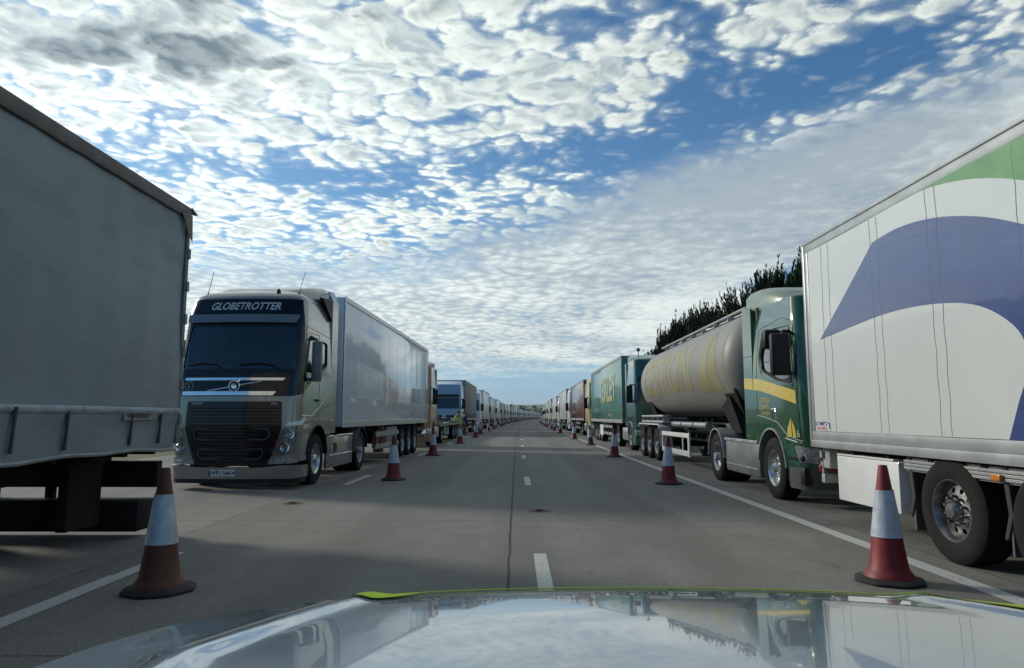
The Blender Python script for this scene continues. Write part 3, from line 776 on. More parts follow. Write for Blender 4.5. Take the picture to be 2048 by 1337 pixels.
# ------------------------------------------------------------------ green tractor with a yellow band (pulls the powder tank)
GREEN = mat("dark_green_paint", (.014, .072, .030), .25, coat=1., var=.08, vscale=1.2, dirt=.12, dirtcol=(.12, .12, .09), bump=.07, bscale=1.7)
YEL = mat("yellow_vinyl", (.55, .42, .07), .4, coat=.4, var=.08)
def green_cab(t):
    c = Cab(f=[(.2, .05), (.5, 0), (1.2, .0), (1.8, .04), (3.0, .24), (3.35, .40)], wx=[(.2, .98), (1.2, 1.0), (1.9, 1.0), (2.5, .988), (3.0, .958), (3.35, .915)],
            ztop=3.36, rise=.16, L=2.3, Rr=.22, bow=.10, roofy=1.4)
    S, U = c.S, c.u
    ws = rp([(-1.10, 2.0), (1.10, 2.0), (1.06, 2.86), (-1.06, 2.86)], .09)
    dw = rp([(.36, 1.95), (1.05, 2.02), (1.78, 2.22), (1.86, 2.45), (1.72, 2.82), (.44, 2.80), (.36, 2.5)], .08)
    holes = [ws] + [[(sg*U(y), z) for y, z in dw] for sg in (1, -1)]
    cab = ob("cab", c.body(.60, .92, holes, (1.45, .52, .66)), GREEN, t)
    ob("windscreen", patch(S, ws, off=-.012, step=.1, name='windscreen'), GLASS, cab)
    ob("sun_visor", patch(S, rp([(-1.05, 2.9), (1.05, 2.9), (1.0, 3.06), (-1.0, 3.06)], .03), off=.16, th=.02, step=.1, name='visor'), BLACK, cab)
    gr = ob("grille", patch(S, rp([(-.85, .62), (.85, .62), (.95, 1.72), (-.95, 1.72)], .05), off=.012, th=.01, step=.1, name='grille'), BLACK, cab)
    m = MB()
    for k in range(6): 
        z = .75+k*.17; m.tube([Vector(S(x, z))+normal(S, x, z)*.03 for x in [.84*(-1+2*i/8) for i in range(9)]], .03, 5)
    ob("grille_bars", m.mesh("grille_bars", 40), GREEN, gr)
    for sg in (1, -1):
        w = [(sg*U(y), z) for y, z in dw]
        ob("side_window", patch(S, w, off=-.015, step=.3, name='win'), SIDEGLASS, cab)
        seam(cab, S, w+[w[0]], .05, BLACK, .014, 'window_seal')
        big = [(sg*U(y), z) for y, z in rp([(.30, 1.88), (1.08, 1.94), (1.86, 2.14), (1.97, 2.45), (1.80, 2.91), (.38, 2.89), (.29, 2.5)], .1)]
        seam(cab, S, big+[big[0]], .03, GREEN, .008, 'window_frame')
        seam(cab, S, [(sg*U(y), z) for y, z in [(.22, .95), (.22, 1.8), (.24, 2.95), (.8, 3.06), (2.0, 2.98), (2.1, 2.2), (2.12, 1.4), (2.0, 1.1)]], .014)
        seam(cab, S, [(sg*U(y), z) for y, z in [(.18, 1.02), (.75, 1.12), (1.1, 1.30), (1.6, 1.38), (2.1, 1.42)]], .022, WHITEP if False else GALV, .008, 'sill_trim')
        band = [(sg*U(y), z) for y, z in [(.0+.26, 1.60), (1.0, 1.72), (1.9, 1.86), (2.29, 1.89), (2.29, 2.10), (1.9, 2.07), (1.0, 1.93), (.26, 1.81)]]
        ob("yellow_band", patch(S, band, off=.004, step=.15, name='band'), YEL, cab)
        m = MB(); m.box(sg*c.Wd-.01, sg*c.Wd+.03, 1.18, 1.40, 1.50, 1.54, .01); m.box(sg*c.Wd-.01, sg*c.Wd+.03, 1.18, 1.21, 1.32, 1.5, .01); ob("door_handle", m.mesh("door_handle"), CHROME, cab)
        m = MB(); m.box(*sorted((sg*c.Wd+sg*.001, sg*c.Wd+sg*.006)), 1.215, 1.37, 1.34, 1.495, .002); ob("handle_recess", m.mesh("handle_recess"), INK, cab)
        # sail emblem
        for pts in ([(.70, 1.06), (.50, 1.06), (.50, 1.38)], [(.46, 1.06), (.30, 1.06), (.44, 1.36)]):
            q = [(sg*U(y), z) for y, z in ([(.72, 1.07), (.66, 1.22), (.50, 1.38), (.50, 1.07)] if pts[0][0] > .6 else [(.46, 1.07), (.47, 1.34), (.36, 1.22), (.33, 1.07)])]
            ob("sail_emblem", patch(S, q, off=.004, step=0, name='sail') if False else patch(S, q, off=.004, step=.2, name='sail'), YEL, cab)
        q = [(sg*U(y), z) for y, z in [(.80, 1.045), (.20, .985), (.20, 1.0), (.80, 1.06)]]; ob("emblem_line", patch(S, q, off=.005, step=.2, name='ln'), WHITEP, cab)
        sy = -1
        if sg < 0:
            ob("cab_number", text_mesh(S, "6", -U(.16+.1), 1.13, .16, .006, .2), mat("number_grey", (.45, .5, .45), .5), cab)
            for i, (tx, z, s_) in enumerate((("CETRON", 1.68, .13), ("CEMENTS", 1.56, .115), ("CONCRETE", 1.45, .085))):
                ob("door_lettering", text_mesh(S, tx, -U(1.68 + (.05 if i == 1 else 0)), z, s_, .006, .2, sx=1.0), YEL, cab)
        mirror(cab, c, sg, .40, 2.05, 2.72, BLACK, wide=.30)
        m = MB(); x0, x1 = sorted((sg*1.30, sg*1.60)); m.box(x0, x1, .55, .75, 2.50, 2.82, .06); ob("wide_mirror", m.mesh("wide_mirror", 40), BLACK, cab)
        a = arc_strip(1.45, .52, .66, 8, 176, sg*.9, sg*1.262, .028, 18); ob("wheel_arch", a.mesh("wheel_arch", 40), GALV, cab)
        # extender behind the door
        m = MB(); x0, x1 = sorted((sg*1.10, sg*1.238)); m.loft([[(x0, 2.31, .95), (x1, 2.31, .95), (x1, 2.31, 3.32), (x0, 2.31, 3.44)], [(x0, 2.82, .98), (x1, 2.82, .98), (x1, 2.82, 3.44), (x0, 2.82, 3.5)]])
        e = ob("side_deflector", m.mesh("side_deflector", 40), GREEN, cab)
        Se = (lambda s_: (lambda a, z: (s_*1.238, s_*a, z)))(sg)
        ob("deflector_band", patch(Se, [(sg*y, z) for y, z in [(2.312, 1.895), (2.815, 1.93), (2.815, 2.14), (2.312, 2.10)]], off=.004, step=.3, name='band'), YEL, e)
        m = MB(); m.box(*sorted((sg*1.239, sg*1.242)), 2.31, 2.82, 2.52, 2.53); ob("deflector_joint", m.mesh("deflector_joint"), INK, e)
        # grey side tank cover with upper rail, low steps
        m = MB(); x0, x1 = sorted((sg*.95, sg*1.23)); m.box(x0, x1, 2.15, 4.25, .28, .92, .05)
        sk = ob("side_cover", m.mesh("side_cover", 40), mat("grey_cover", (.16, .18, .175), .45, var=.25, dirt=.4), t)
        m = MB(); m.box(*sorted((sg*1.20, sg*1.245)), 2.2, 4.3, .90, .96, .01); m.box(*sorted((sg*1.22, sg*1.245)), 2.2, 4.2, .42, .45, .01); ob("cover_rail", m.mesh("cover_rail"), GALV, sk)
        a = arc_strip(5.0, .52, .60, 0, 180, sg*.72, sg*1.25, .03, 16); ob("mudguard", a.mesh("mudguard", 40), GALV, t)
        m = MB(); m.box(*sorted((sg*1.0, sg*1.235)), .10, .78, .34, .62, .04); m.box(*sorted((sg*1.0, sg*1.235)), .16, .76, .70, .80, .03); ob("step", m.mesh("step", 40), BLACK, t)
        hp = [(sg*a, z) for a, z in rp([(.88, .66), (1.30, .70), (1.42, .95), (.95, .9)], .04)]
        ob("headlight", patch(S, hp, off=.02, th=.016, step=.1, name='hl'), mat("fog_lens"), cab)
    ob("bumper", patch(S, rp([(-U(.60), .28), (U(.60), .28), (U(.60), .60), (-U(.60), .60)], .04), off=.04, th=.04, step=.1, name='bumper'), mat("bumper_grey", (.07, .075, .07), .5, dirt=.3), cab)
    m = MB(); rings = []
    for y, z, w in ((.95, 3.45, .7), (1.25, 3.60, .95), (1.7, 3.72, 1.08), (2.2, 3.80, 1.14), (2.75, 3.82, 1.16)):
        rings.append([(x, y, zz) for x, zz in [(-w, 3.36), (-w, z-.16), (-w+.10, z-.03), (-w+.25, z), (w-.25, z), (w-.10, z-.03), (w, z-.16), (w, 3.36)]])
    m.loft(rings); ob("air_deflector", m.mesh("air_deflector", 50), mat("pale_green_fairing", (.16, .22, .17), .35, coat=.5, dirt=.3), cab)
    interior(t, 1.15, 2.12, 2.3)
    return c

# ------------------------------------------------------------------ plain tractors for the rest of both queues
def plain_parts(style):
    """returns dict of meshes shared by every lorry of this style"""
    tall = {'high': 3.72, 'mid': 3.30, 'low': 2.95}[style]
    c = Cab(f=[(.2, .05), (.5, 0), (1.7, .04), (2.9, .22), (tall, .30 if style == 'low' else .42)], wx=[(.2, .98), (2.2, 1.0), (tall, .95)], ztop=tall, rise=.16, L=2.25, Rr=.2)
    S, U = c.S, c.u; d = {}
    ws = rp([(-1.12, 1.98), (1.12, 1.98), (1.08, 2.78), (-1.08, 2.78)], .08); dw = rp([(.34, 1.92), (1.2, 2.0), (1.22, 2.7), (.46, 2.72)], .08)
    d['c'] = c
    d['cab'] = c.body(.55, .95, [ws] + [[(sg*U(y), z) for y, z in dw] for sg in (1, -1)], (1.40, .52, .64), .3)
    d['windscreen'] = patch(S, ws, off=-.012, step=.15, name='windscreen')
    for sg in (1, -1): d['side_window%d' % sg] = patch(S, [(sg*U(y), z) for y, z in dw], off=-.015, step=.4, name='win')
    d['sun_visor'] = patch(S, rp([(-1.1, 2.82), (1.1, 2.82), (1.06, 2.98), (-1.06, 2.98)], .03), off=.15, th=.02, step=.15, name='visor')
    d['grille'] = patch(S, rp([(-.92, .62), (.92, .62), (1.0, 1.50), (-1.0, 1.50)], .05), off=.012, th=.01, step=.2, name='grille')
    m = MB()
    for k in range(4):
        z = .78+k*.18; m.tube([Vector(S(x, z))+normal(S, x, z)*.03 for x in [.84*(-1+2*i/4) for i in range(5)]], .022, 4)
    d['grille_bars'] = m.mesh('bars', 40)
    d['bumper'] = patch(S, rp([(-U(.65), .25), (U(.65), .25), (U(.65), .58), (-U(.65), .58)], .04), off=.04, th=.04, step=.15, name='bumper')
    for sg in (1, -1): d['headlight%d' % sg] = patch(S, [(sg*a, z) for a, z in rp([(.84, .62), (1.26, .64), (1.32, .86), (.95, .84)], .03)], off=.03, th=.02, step=.15, name='hl')
    m = MB()
    for y, z in ((1.0, tall+.10), (1.5, max(tall+.28, 3.5) if style != 'low' else tall+.2), (2.2, max(tall+.38, 3.75) if style != 'low' else tall+.24)): pass
    zt = {'high': 4.08, 'mid': 3.85, 'low': 3.2}[style]
    rings = [[(x, y, q) for x, q in [(-w, tall-.02), (-w, z-.1), (-w+.15, z), (w-.15, z), (w, z-.1), (w, tall-.02)]] for y, z, w in ((.9, tall+.13, .8), (1.5, (tall+zt)/2+.08, 1.05), (2.3, zt, 1.14))]
    m.loft(rings); d['air_deflector'] = m.mesh('air_deflector', 50)
    m = MB()
    for s in (-1, 1): m.box(*sorted((s*1.12, s*1.235)), 2.255, 2.7, .98, tall-.02, .02)
    d['side_deflector'] = m.mesh('sd', 40)
    for s in (-1, 1):
        m = MB(); m.box(*sorted((s*1.28, s*1.54)), .25, .38, 1.95, 2.66, .04); m.tube([(s*1.2, .45, 2.7), (s*1.4, .32, 2.68)], .03, 6); m.tube([(s*1.2, .45, 2.02), (s*1.4, .32, 2.04)], .03, 6); d['mirror%d' % s] = m.mesh('mir', 40)
        m = MB(); m.box(*sorted((s*.9, s*1.2)), 2.3, 3.9, .35, .92, .08); d['fuel_tank%d' % s] = m.mesh('tank', 40)
        a = arc_strip(5.1, .52, .60, 10, 170, s*.72, s*1.25, .025, 10); d['mudguard%d' % s] = a.mesh('mg', 40)
    return d
def plain_cab(t, style, col, grille=BLACK, visor=BLACK, bumper=None, wheels=True, rimm=STEELRIM, detail=2):
    d = cached('plain'+style, lambda: plain_parts(style)); bumper = bumper or col
    cab = ob("cab", d['cab'], col, t); dark = GLASS
    ob("windscreen", d['windscreen'], dark, cab)
    for sg in (1, -1): ob("side_window", d['side_window%d' % sg], dark, cab)
    g_ = ob("grille", d['grille'], grille, cab)
    if detail > 1: ob("grille_bars", d['grille_bars'], col if grille is BLACK else BLACK, g_); ob("sun_visor", d['sun_visor'], visor, cab)
    ob("bumper", d['bumper'], bumper, cab)
    for sg in (1, -1): ob("headlight", d['headlight%d' % sg], REFLEC, cab); ob("mirror", d['mirror%d' % sg], BLACK, cab)
    if detail > 1:
        ob("air_deflector", d['air_deflector'], col, cab); ob("side_deflector", d['side_deflector'], col, cab)
        for sg in (1, -1): ob("fuel_tank", d['fuel_tank%d' % sg], ALLOY, t); ob("mudguard", d['mudguard%d' % sg], BLACK, t)
    if detail > 1: interior(t, 1.2, 2.05, 2.2) if False else ob("cab_interior", cached('plainint', lambda: plain_int()), [INTERIOR, SEAT], t)
    for sg in (1, -1):
        wheel(t, sg, 1.40, 'steer', rimm, detail=detail > 0); wheel(t, sg, 5.1, 'drive', rimm, detail=detail > 0)
    ob("chassis", cached('plainch', plain_chassis), CHASSIS, t)
    return cab, d['c']
def plain_int():
    m = MB(); m.box(-1.12, 1.12, .45, 2.15, 1.16, 1.2); m.box(-1.10, 1.10, .28, .62, 1.4, 1.95, .05); m.box(-1.16, 1.16, 2.05, 2.18, 1.2, 3.0)
    m.mat(1)
    for sx in (-.6, .6): m.box(sx-.24, sx+.24, 1.0, 1.5, 1.5, 1.7, .05); m.box(sx-.24, sx+.24, 1.42, 1.56, 1.6, 2.4, .05)
    return m.mesh('int')
def plain_chassis():
    m = MB()
    for s in (-1, 1): m.box(s*.42-.04, s*.42+.04, .9, 6.0, .72, .98)
    m.box(-.45, .45, 4.3, 5.3, 1.0, 1.08)
    for y in (1.4, 5.1): m.tube([(-.95, y, .52), (.95, y, .52)], .07, 8)
    return m.mesh('ch')
_tr = {}
def far_trailer(t, y0, L, floor, top, body, kind, detail=1):
    key = (round(y0, 2), L, floor, top, kind)
    hw = 1.27
    def a(): m = MB(); m.box(-hw, hw, y0, y0+L, floor, top, .03); return m.mesh('tb', 40)
    def b():
        m = MB()
        for s in (-1, 1):
            x0, x1 = sorted((s*(hw+.003), s*(hw+.02)))
            m.box(x0, x1, y0, y0+L, floor-.02, floor+.14); m.box(x0, x1, y0, y0+L, top-.10, top+.02)
            for yy in (y0, y0+L-.09): m.box(x0, x1, yy, yy+.09, floor+.141, top-.101)
        return m.mesh('tr')
    tb = ob("trailer_body", cached(('tb',)+key, a), body, t); ob("edge_trim", cached(('tt',)+key, b), GALV, tb)
    def c():
        m = MB()
        for s in (-1, 1): m.box(s*.5-.05, s*.5+.05, y0+.4, y0+L-.1, floor-.34, floor-.02)
        for q in (5.0, 3.69, 2.38): m.tube([(-.95, y0+L-q, .52), (.95, y0+L-q, .52)], .07, 8)
        m.box(-1.2, 1.2, y0+L-.16, y0+L-.06, .52, .64)
        for s in (-1, 1): m.box(s*.85-.07, s*.85+.07, y0+2.55, y0+2.69, .25, floor-.05); m.box(s*.6-.04, s*.6+.04, y0+L-.15, y0+L-.09, .64, floor-.05)
        return m.mesh('tf')
    ob("trailer_frame", cached(('tf',)+key, c), CHASSIS, t)
    def d():
        m = MB()
        for s in (-1, 1):
            for z in (.52, .88): m.box(*sorted((s*1.18, s*1.22)), y0+4.0, y0+L-5.7, z-.07, z+.07)
        return m.mesh('sg')
    ob("side_guard", cached(('sg',)+key, d), GALV, t)
    for q in (5.0, 3.69, 2.38):
        for s in (1, -1): wheel(t, s, y0+L-q, 'trailer', STEELRIM, detail=detail > 0)
    return tb

# ================================================================== LEFT QUEUE
# 1. grey curtain-sided trailer beside us (its tractor stands behind the camera)
CURTAIN_GREY = mat("grey_curtain", (.235, .28, .305), .5, var=.25, vscale=.5, dirt=.34, dirtcol=(.10, .105, .10), bump=.5, bscale=1.6, fine=.35, stretch=(1, .6, 1.6))
def near_left():
    L = 13.6; t = empty("curtain_trailer", (-5.47, -4.87, 0), 0, "dirty grey curtain-sided trailer with a dark roof rail, seen end-on beside the bronze lorry", "trailer")
    # local y0=0 .. L (rear at y=L -> world 8.73)
    hw = 1.25; fl = 1.12; top = 3.92
    m = MB(); m.box(-hw, hw, 0, L, fl, 4.0, .02); tb = ob("trailer_body", m.mesh("trailer_body", 40), mat("roof_and_floor", (.10, .10, .10), .6), t)
    for sg in (1, -1):
        def Sc(a, b, sg=sg):
            y = sg*a; q = (b-fl)/(top-fl)
            bul = .012*sin(y*2*pi/.66)*(sstep(.0, .2, q)*.35+.15) + .030*sin(y*.9+1.3*b) * sin(pi*q) + .014*sin(y*3.1-b*2.3) * sin(pi*q) + (.035*sin(y*2.1+.8)*(1-q)**3 if q < .6 else 0)*.4
            low = .04*math.exp(-((b-1.47)/.04)**2) + .02*sin(y*4.3+sin(y*1.7)*2)*math.exp(-((b-1.28)/.10)**2)
            return (sg*(hw+.03+bul+low), y, b)
        poly = rect(.02 if sg > 0 else -L+.03, L-.03 if sg > 0 else -.02, fl-.10, top-.02)
        cu = ob("curtain", patch(Sc, poly, off=0, th=.006, step=.11, name='curtain', smooth=60), CURTAIN_GREY, tb)
        yy = .4; i = 0
        while yy < L-.1:
            m = MB(); x = sg*(hw+.05); m.tube([(x, yy, fl-.03), (x+sg*.006, yy+.01, fl+.17), (x, yy+.03, fl+.36)], [.02, .016, .022], 5)
            yy += (.62, .70, 1.1)[i % 3]; i += 1
            ob("curtain_strap", m.mesh("curtain_strap", 40), mat("dark_strap", (.05, .055, .055), .8), cu)
        band = rect(.02 if sg > 0 else -L+.03, L-.03 if sg > 0 else -.02, 1.435, 1.50)
        ob("ridge_highlight", patch(Sc, band, off=.006, th=.004, step=.11, name='band', smooth=60, stepb=.02), mat("painted_highlight", (.33, .38, .40), .55, var=.3, vscale=6, dirt=.4, dirtcol=(.14, .15, .15)), cu)  # paler strip paints in the light caught along the curtain's raised ridge
        m = MB(); yy = .2
        k = 0; m.tube([(sg*(hw+.045), y, fl-.10 + .012*sin(y*1.7) + .01*sin(y*5.1)) for y in [i*.3 for i in range(46)]], .022, 6); ob("curtain_hem", m.mesh("curtain_hem", 40), mat("pale_hem", (.26, .28, .29), .6, var=.3, vscale=4), cu)
        # roof rail with ragged flap
        m = MB(); m.box(*sorted((sg*(hw-.02), sg*(hw+.07))), -.02, L+.02, 3.90, 4.06, .02); ob("roof_rail", m.mesh("roof_rail", 40), mat("rail_brown", (.075, .065, .055), .55, var=.4, vscale=5, dirt=.4), tb)
        m = MB()
        pts = [(hw+.075, L-.28, 3.93), (hw+.085, L-.02, 3.95), (hw+.09, L+.0, 3.62), (hw+.08, L-.10, 3.70), (hw+.078, L-.2, 3.86)]
        m.loft([[(sg*x, y, z) for x, y, z in pts], [(sg*(x+.01), y, z) for x, y, z in pts]]); ob("torn_flap", m.mesh("torn_flap"), mat("flap_beige", (.17, .15, .12), .8), tb)
        m = MB(); m.loft([[(sg*(hw-.05), L, 4.04), (sg*(hw+.08), L, 4.02), (sg*(hw+.08), L, 4.06)], [(sg*(hw-.0), L+.14, 4.01), (sg*(hw+.07), L+.17, 4.0), (sg*(hw+.07), L+.16, 4.02)]]); ob("rail_cap", m.mesh("rail_cap"), mat("rail_brown"), tb)
        # rear corner post with hinges
        m = MB(); m.box(*sorted((sg*(hw-.05), sg*(hw+.045))), L-.03, L+.05, fl-.05, 3.9, .01)
        for z in [1.3+.42*k for k in range(6)]: m.box(*sorted((sg*(hw+.03), sg*(hw+.062))), L-.01, L+.065, z, z+.13, .008)
        ob("corner_post", m.mesh("corner_post"), mat("post_grey", (.13, .14, .14), .5, dirt=.4), tb)
    # maker's plate on the kerb curtain: pale plate with a worn maroon word
    Sp = lambda a, b: (hw+.047, a, b)
    pl = ob("maker_plate", patch(Sp, rp([(12.35, 1.36), (12.98, 1.36), (13.0, 1.50), (12.35, 1.52)], .02), off=.012, th=.008, step=.3, name='plate'), mat("worn_plate", (.22, .23, .24), .6, var=.3, vscale=12), t)
    ob("plate_lettering", patch(Sp, rp([(12.42, 1.39), (12.85, 1.385), (12.94, 1.44), (12.86, 1.47), (12.42, 1.475)], .02), off=.014, step=.3, name='pl'), mat("worn_maroon", (.075, .045, .05), .6, var=.5, vscale=20), pl)
    m = MB()
    for s in (-1, 1): m.box(s*.5-.06, s*.5+.06, .4, L-.1, .72, fl-.02, .01)
    k = .6
    while k < L-.3: m.box(-1.22, 1.22, k-.035, k+.035, .96, fl-.0); k += .6
    for y in (L-5.0, L-3.69): m.tube([(-.95, y, .52), (.95, y, .52)], .07, 8)
    ob("trailer_frame", m.mesh("trailer_frame", 40), CHASSIS, t)
    for y in (L-6.4, L-5.09, L-3.78):
        for s in (1, -1): wheel(t, s, y, 'trailer', STEELRIM)
    m = MB(); m.box(-1.20, 1.18, L-.22, L-.10, .56, .87, .012)
    for s in (-1, -.15, .35): m.box(s*.8-.05, s*.8+.05, L-.2, L-.12, .42, .62, .01)
    ob("underrun_bar", m.mesh("underrun_bar"), CHASSIS, t)
    m = MB(); m.box(-1.15, 1.12, L-.50, L-.08, .08, .43, .03); m.box(-.8, -.7, L-1.3, L-.7, .2, .9); m.box(.7, .8, L-1.3, L-.7, .2, .9); ob("tail_lift", m.mesh("tail_lift", 40), CHASSIS, t)
    for s in (1, -1):
        m = MB(); m.box(s*.9-.2, s*.9+.2, L-.098, L-.05, .62, .74, .01); ob("tail_lamp", m.mesh("tail_lamp"), REDLENS, t)
    m = MB()
    for s in (-1, 1):
        m.box(min(s*.02, s*1.18), max(s*.02, s*1.18), L+.001, L+.035, fl+.02, 3.95, .01)
        for q in (.35, .85): m.tube([(s*q, L+.055, fl+.05), (s*q, L+.055, 3.9)], .016, 6)
    ob("rear_doors", m.mesh("rear_doors"), mat("cream_doors", (.62, .61, .56), .5, dirt=.3), tb)
    for s in (1, -1):
        m = MB(); m.box(s*1.05-.17, s*1.05+.17, L-3.1, L-3.07, .08, .9); ob("mud_flap", m.mesh("mud_flap"), RUBBER, t)
near_left()

# 2. bronze lorry with a white refrigerated trailer
FRIDGE = mat("fridge_white", (.68, .70, .72), .26, metal=.0, coat=.8, var=.07, vscale=.8, dirt=.12, dirtcol=(.30, .30, .29), bump=.03, bscale=1.2)
def bronze_lorry():
    t = empty("articulated_lorry", (-5.43, 13.5, 0), R(-1.35), "bronze high-roofed lorry with a black grille, pulling a shiny white refrigerated trailer", "lorry", "lorries queued on the left of the cones")
    bronze_cab(t); tractor_gear(t, ALLOY, STEELRIM)
    tb = box_trailer(t, 3.12, 13.6, 1.16, 4.26, FRIDGE, 'fridge', trim=mat("alu_trim", (.55, .57, .58), .35, metal=.7, dirt=.2), axle_back=(5.4, 4.09, 2.78))
    Sp = lambda a, b: (1.27, a, b)
    for s in (1, -1):
        m = MB(); m.box(*sorted((s*.75, s*1.2)), 8.6, 10.4, .42, 1.08, .03); ob("pallet_box", m.mesh("pallet_box", 40), mat("box_beige", (.23, .21, .17), .6, dirt=.3), t)
        m = MB(); m.lathe([(-.4, .0), (-.4, .16), (.4, .16), (.4, .0)], 14, 'z', (s*1.05, 8.2, .72)); ob("extinguisher_box", m.mesh("extinguisher_box", 40), mat("box_red", (.16, .035, .025), .5, dirt=.3), t)
bronze_lorry()

# 3. tan tractor with an empty flatbed
TAN = paint("tan_orange_paint", (.36, .17, .085), .35)
def flatbed_lorry():
    t = empty("articulated_lorry", (-5.12, 32.3, 0), R(-.3), "tan-orange lorry with an empty low flatbed, just behind the white refrigerated trailer", "lorry", "lorries queued on the left of the cones")
    plain_cab(t, 'high', TAN, bumper=TAN)
    m = MB(); m.box(-1.25, 1.25, 3.4, 16.6, .93, 1.03, .02)
    for s in (-1, 1): m.box(*sorted((s*1.252, s*1.285)), 3.4, 16.6, .88, 1.05, .01)
    fb = ob("flatbed_deck", m.mesh("flatbed_deck"), mat("weathered_deck", (.26, .25, .21), .8, var=.4, vscale=6, dirt=.3), t)
    m = MB(); m.box(-1.2, 1.2, 3.35, 3.39, 1.03, 1.6, .01)
    for s in (-1, -.33, .33, 1): m.box(s*1.1-.04, s*1.1+.04, 3.30, 3.35, .95, 1.6)
    ob("headboard", m.mesh("headboard"), GALV, fb)
    trailer_gear(t, 3.4, 13.2, .92, guard=False)
    for s in (1, -1):
        m = MB(); m.box(*sorted((s*.8, s*1.2)), 6.6, 7.6, .42, .86, .03); m.box(*sorted((s*.8, s*1.2)), 8.3, 9.0, .35, .80, .03); ob("tool_box", m.mesh("tool_box"), GALV, t)
flatbed_lorry()

LQ = "lorries queued on the left of the cones"; RQ = "lorries queued on the right of the cones"
BLUEWHITE = paint("pale_blue_paint", (.30, .40, .52)); 
GREYCURT = mat("grey_brown_curtain", (.20, .205, .19), .65, var=.12, vscale=.8, dirt=.3, dirtcol=(.14, .13, .11), bump=.2, bscale=2.)
PALEGREY = mat("pale_grey_box", (.42, .44, .43), .4, coat=.3, var=.08, dirt=.2, dirtcol=(.25, .25, .22))
PALEGREEN = mat("grey_green_curtain", (.26, .31, .27), .5, var=.1, dirt=.2)
WHITEBOX = mat("white_box", (.62, .64, .62), .35, coat=.4, var=.06, dirt=.2, dirtcol=(.35, .35, .32))
MAROON = mat("maroon_curtain", (.16, .055, .05), .3, coat=.7, var=.1, dirt=.2, dirtcol=(.13, .10, .08))
def lorry(X, Y, style, cabm, trm, label, kind='curtain', rz=0., top=4.15, group=None, detail=2, grille=BLACK, visor=BLACK, bumper=None, fancy=True, L=13.6):
    t = empty("articulated_lorry", (X+dx(Y), Y, 0), rz - 2*8.5e-5*(Y+8), label, "lorry", group)
    cab, c = plain_cab(t, style, cabm, grille, visor, bumper, detail=detail)
    if fancy: tb = box_trailer(t, 3.3, L, 1.12, top, trm, kind, trim=GALV)
    else: tb = far_trailer(t, 3.3, L, 1.12, top, trm, kind, detail)
    return t, cab, tb, c
# 4. pale blue cab, grey curtain trailer
t, cab, tb, c = lorry(-5.42, 51.5, 'high', BLUEWHITE, GREYCURT, "pale blue and white lorry with dark windscreen and grey-brown curtain trailer, behind the empty flatbed", group=LQ, bumper=CHASSIS, top=4.22)
m = MB(); m.lathe([(-.03, .14), (-.03, .12)], 20, 'y', (0, c.S(0, 1.4)[1]-.02, 1.36)); 
for a in (90, 210, 330): m.tube([(0, c.S(0, 1.4)[1]-.05, 1.36), (.12*cos(R(a)), c.S(0, 1.4)[1]-.05, 1.36+.12*sin(R(a)))], .015, 5)
ob("star_badge", m.mesh("star_badge"), CHROME, cab)
ob("paper_sign", patch(c.S, rect(.50, .74, .98, 1.30), off=.03, th=.01, step=.3, name='sign'), PLATEW, cab)
# white side strips on the cab corners
for sg in (1, -1): ob("white_corner", patch(c.S, [(sg*1.20, 1.2), (sg*c.u(.6), 1.2), (sg*c.u(.30), 3.6), (sg*1.16, 3.6), ] if False else [(sg*c.u(.55), 1.1), (sg*c.u(.85), 1.1), (sg*c.u(.85), 1.85), (sg*c.u(.40), 1.85)], off=.006, step=.2, name='wc'), WHITEP, cab)
# 5...
t, cab, tb, c = lorry(-5.15, 71.0, 'high', WHITEP, WHITEBOX, "white lorry with a slatted white front and white box trailer, behind the grey-brown curtain trailer", 'fridge', group=LQ, grille=WHITEP, top=4.2)

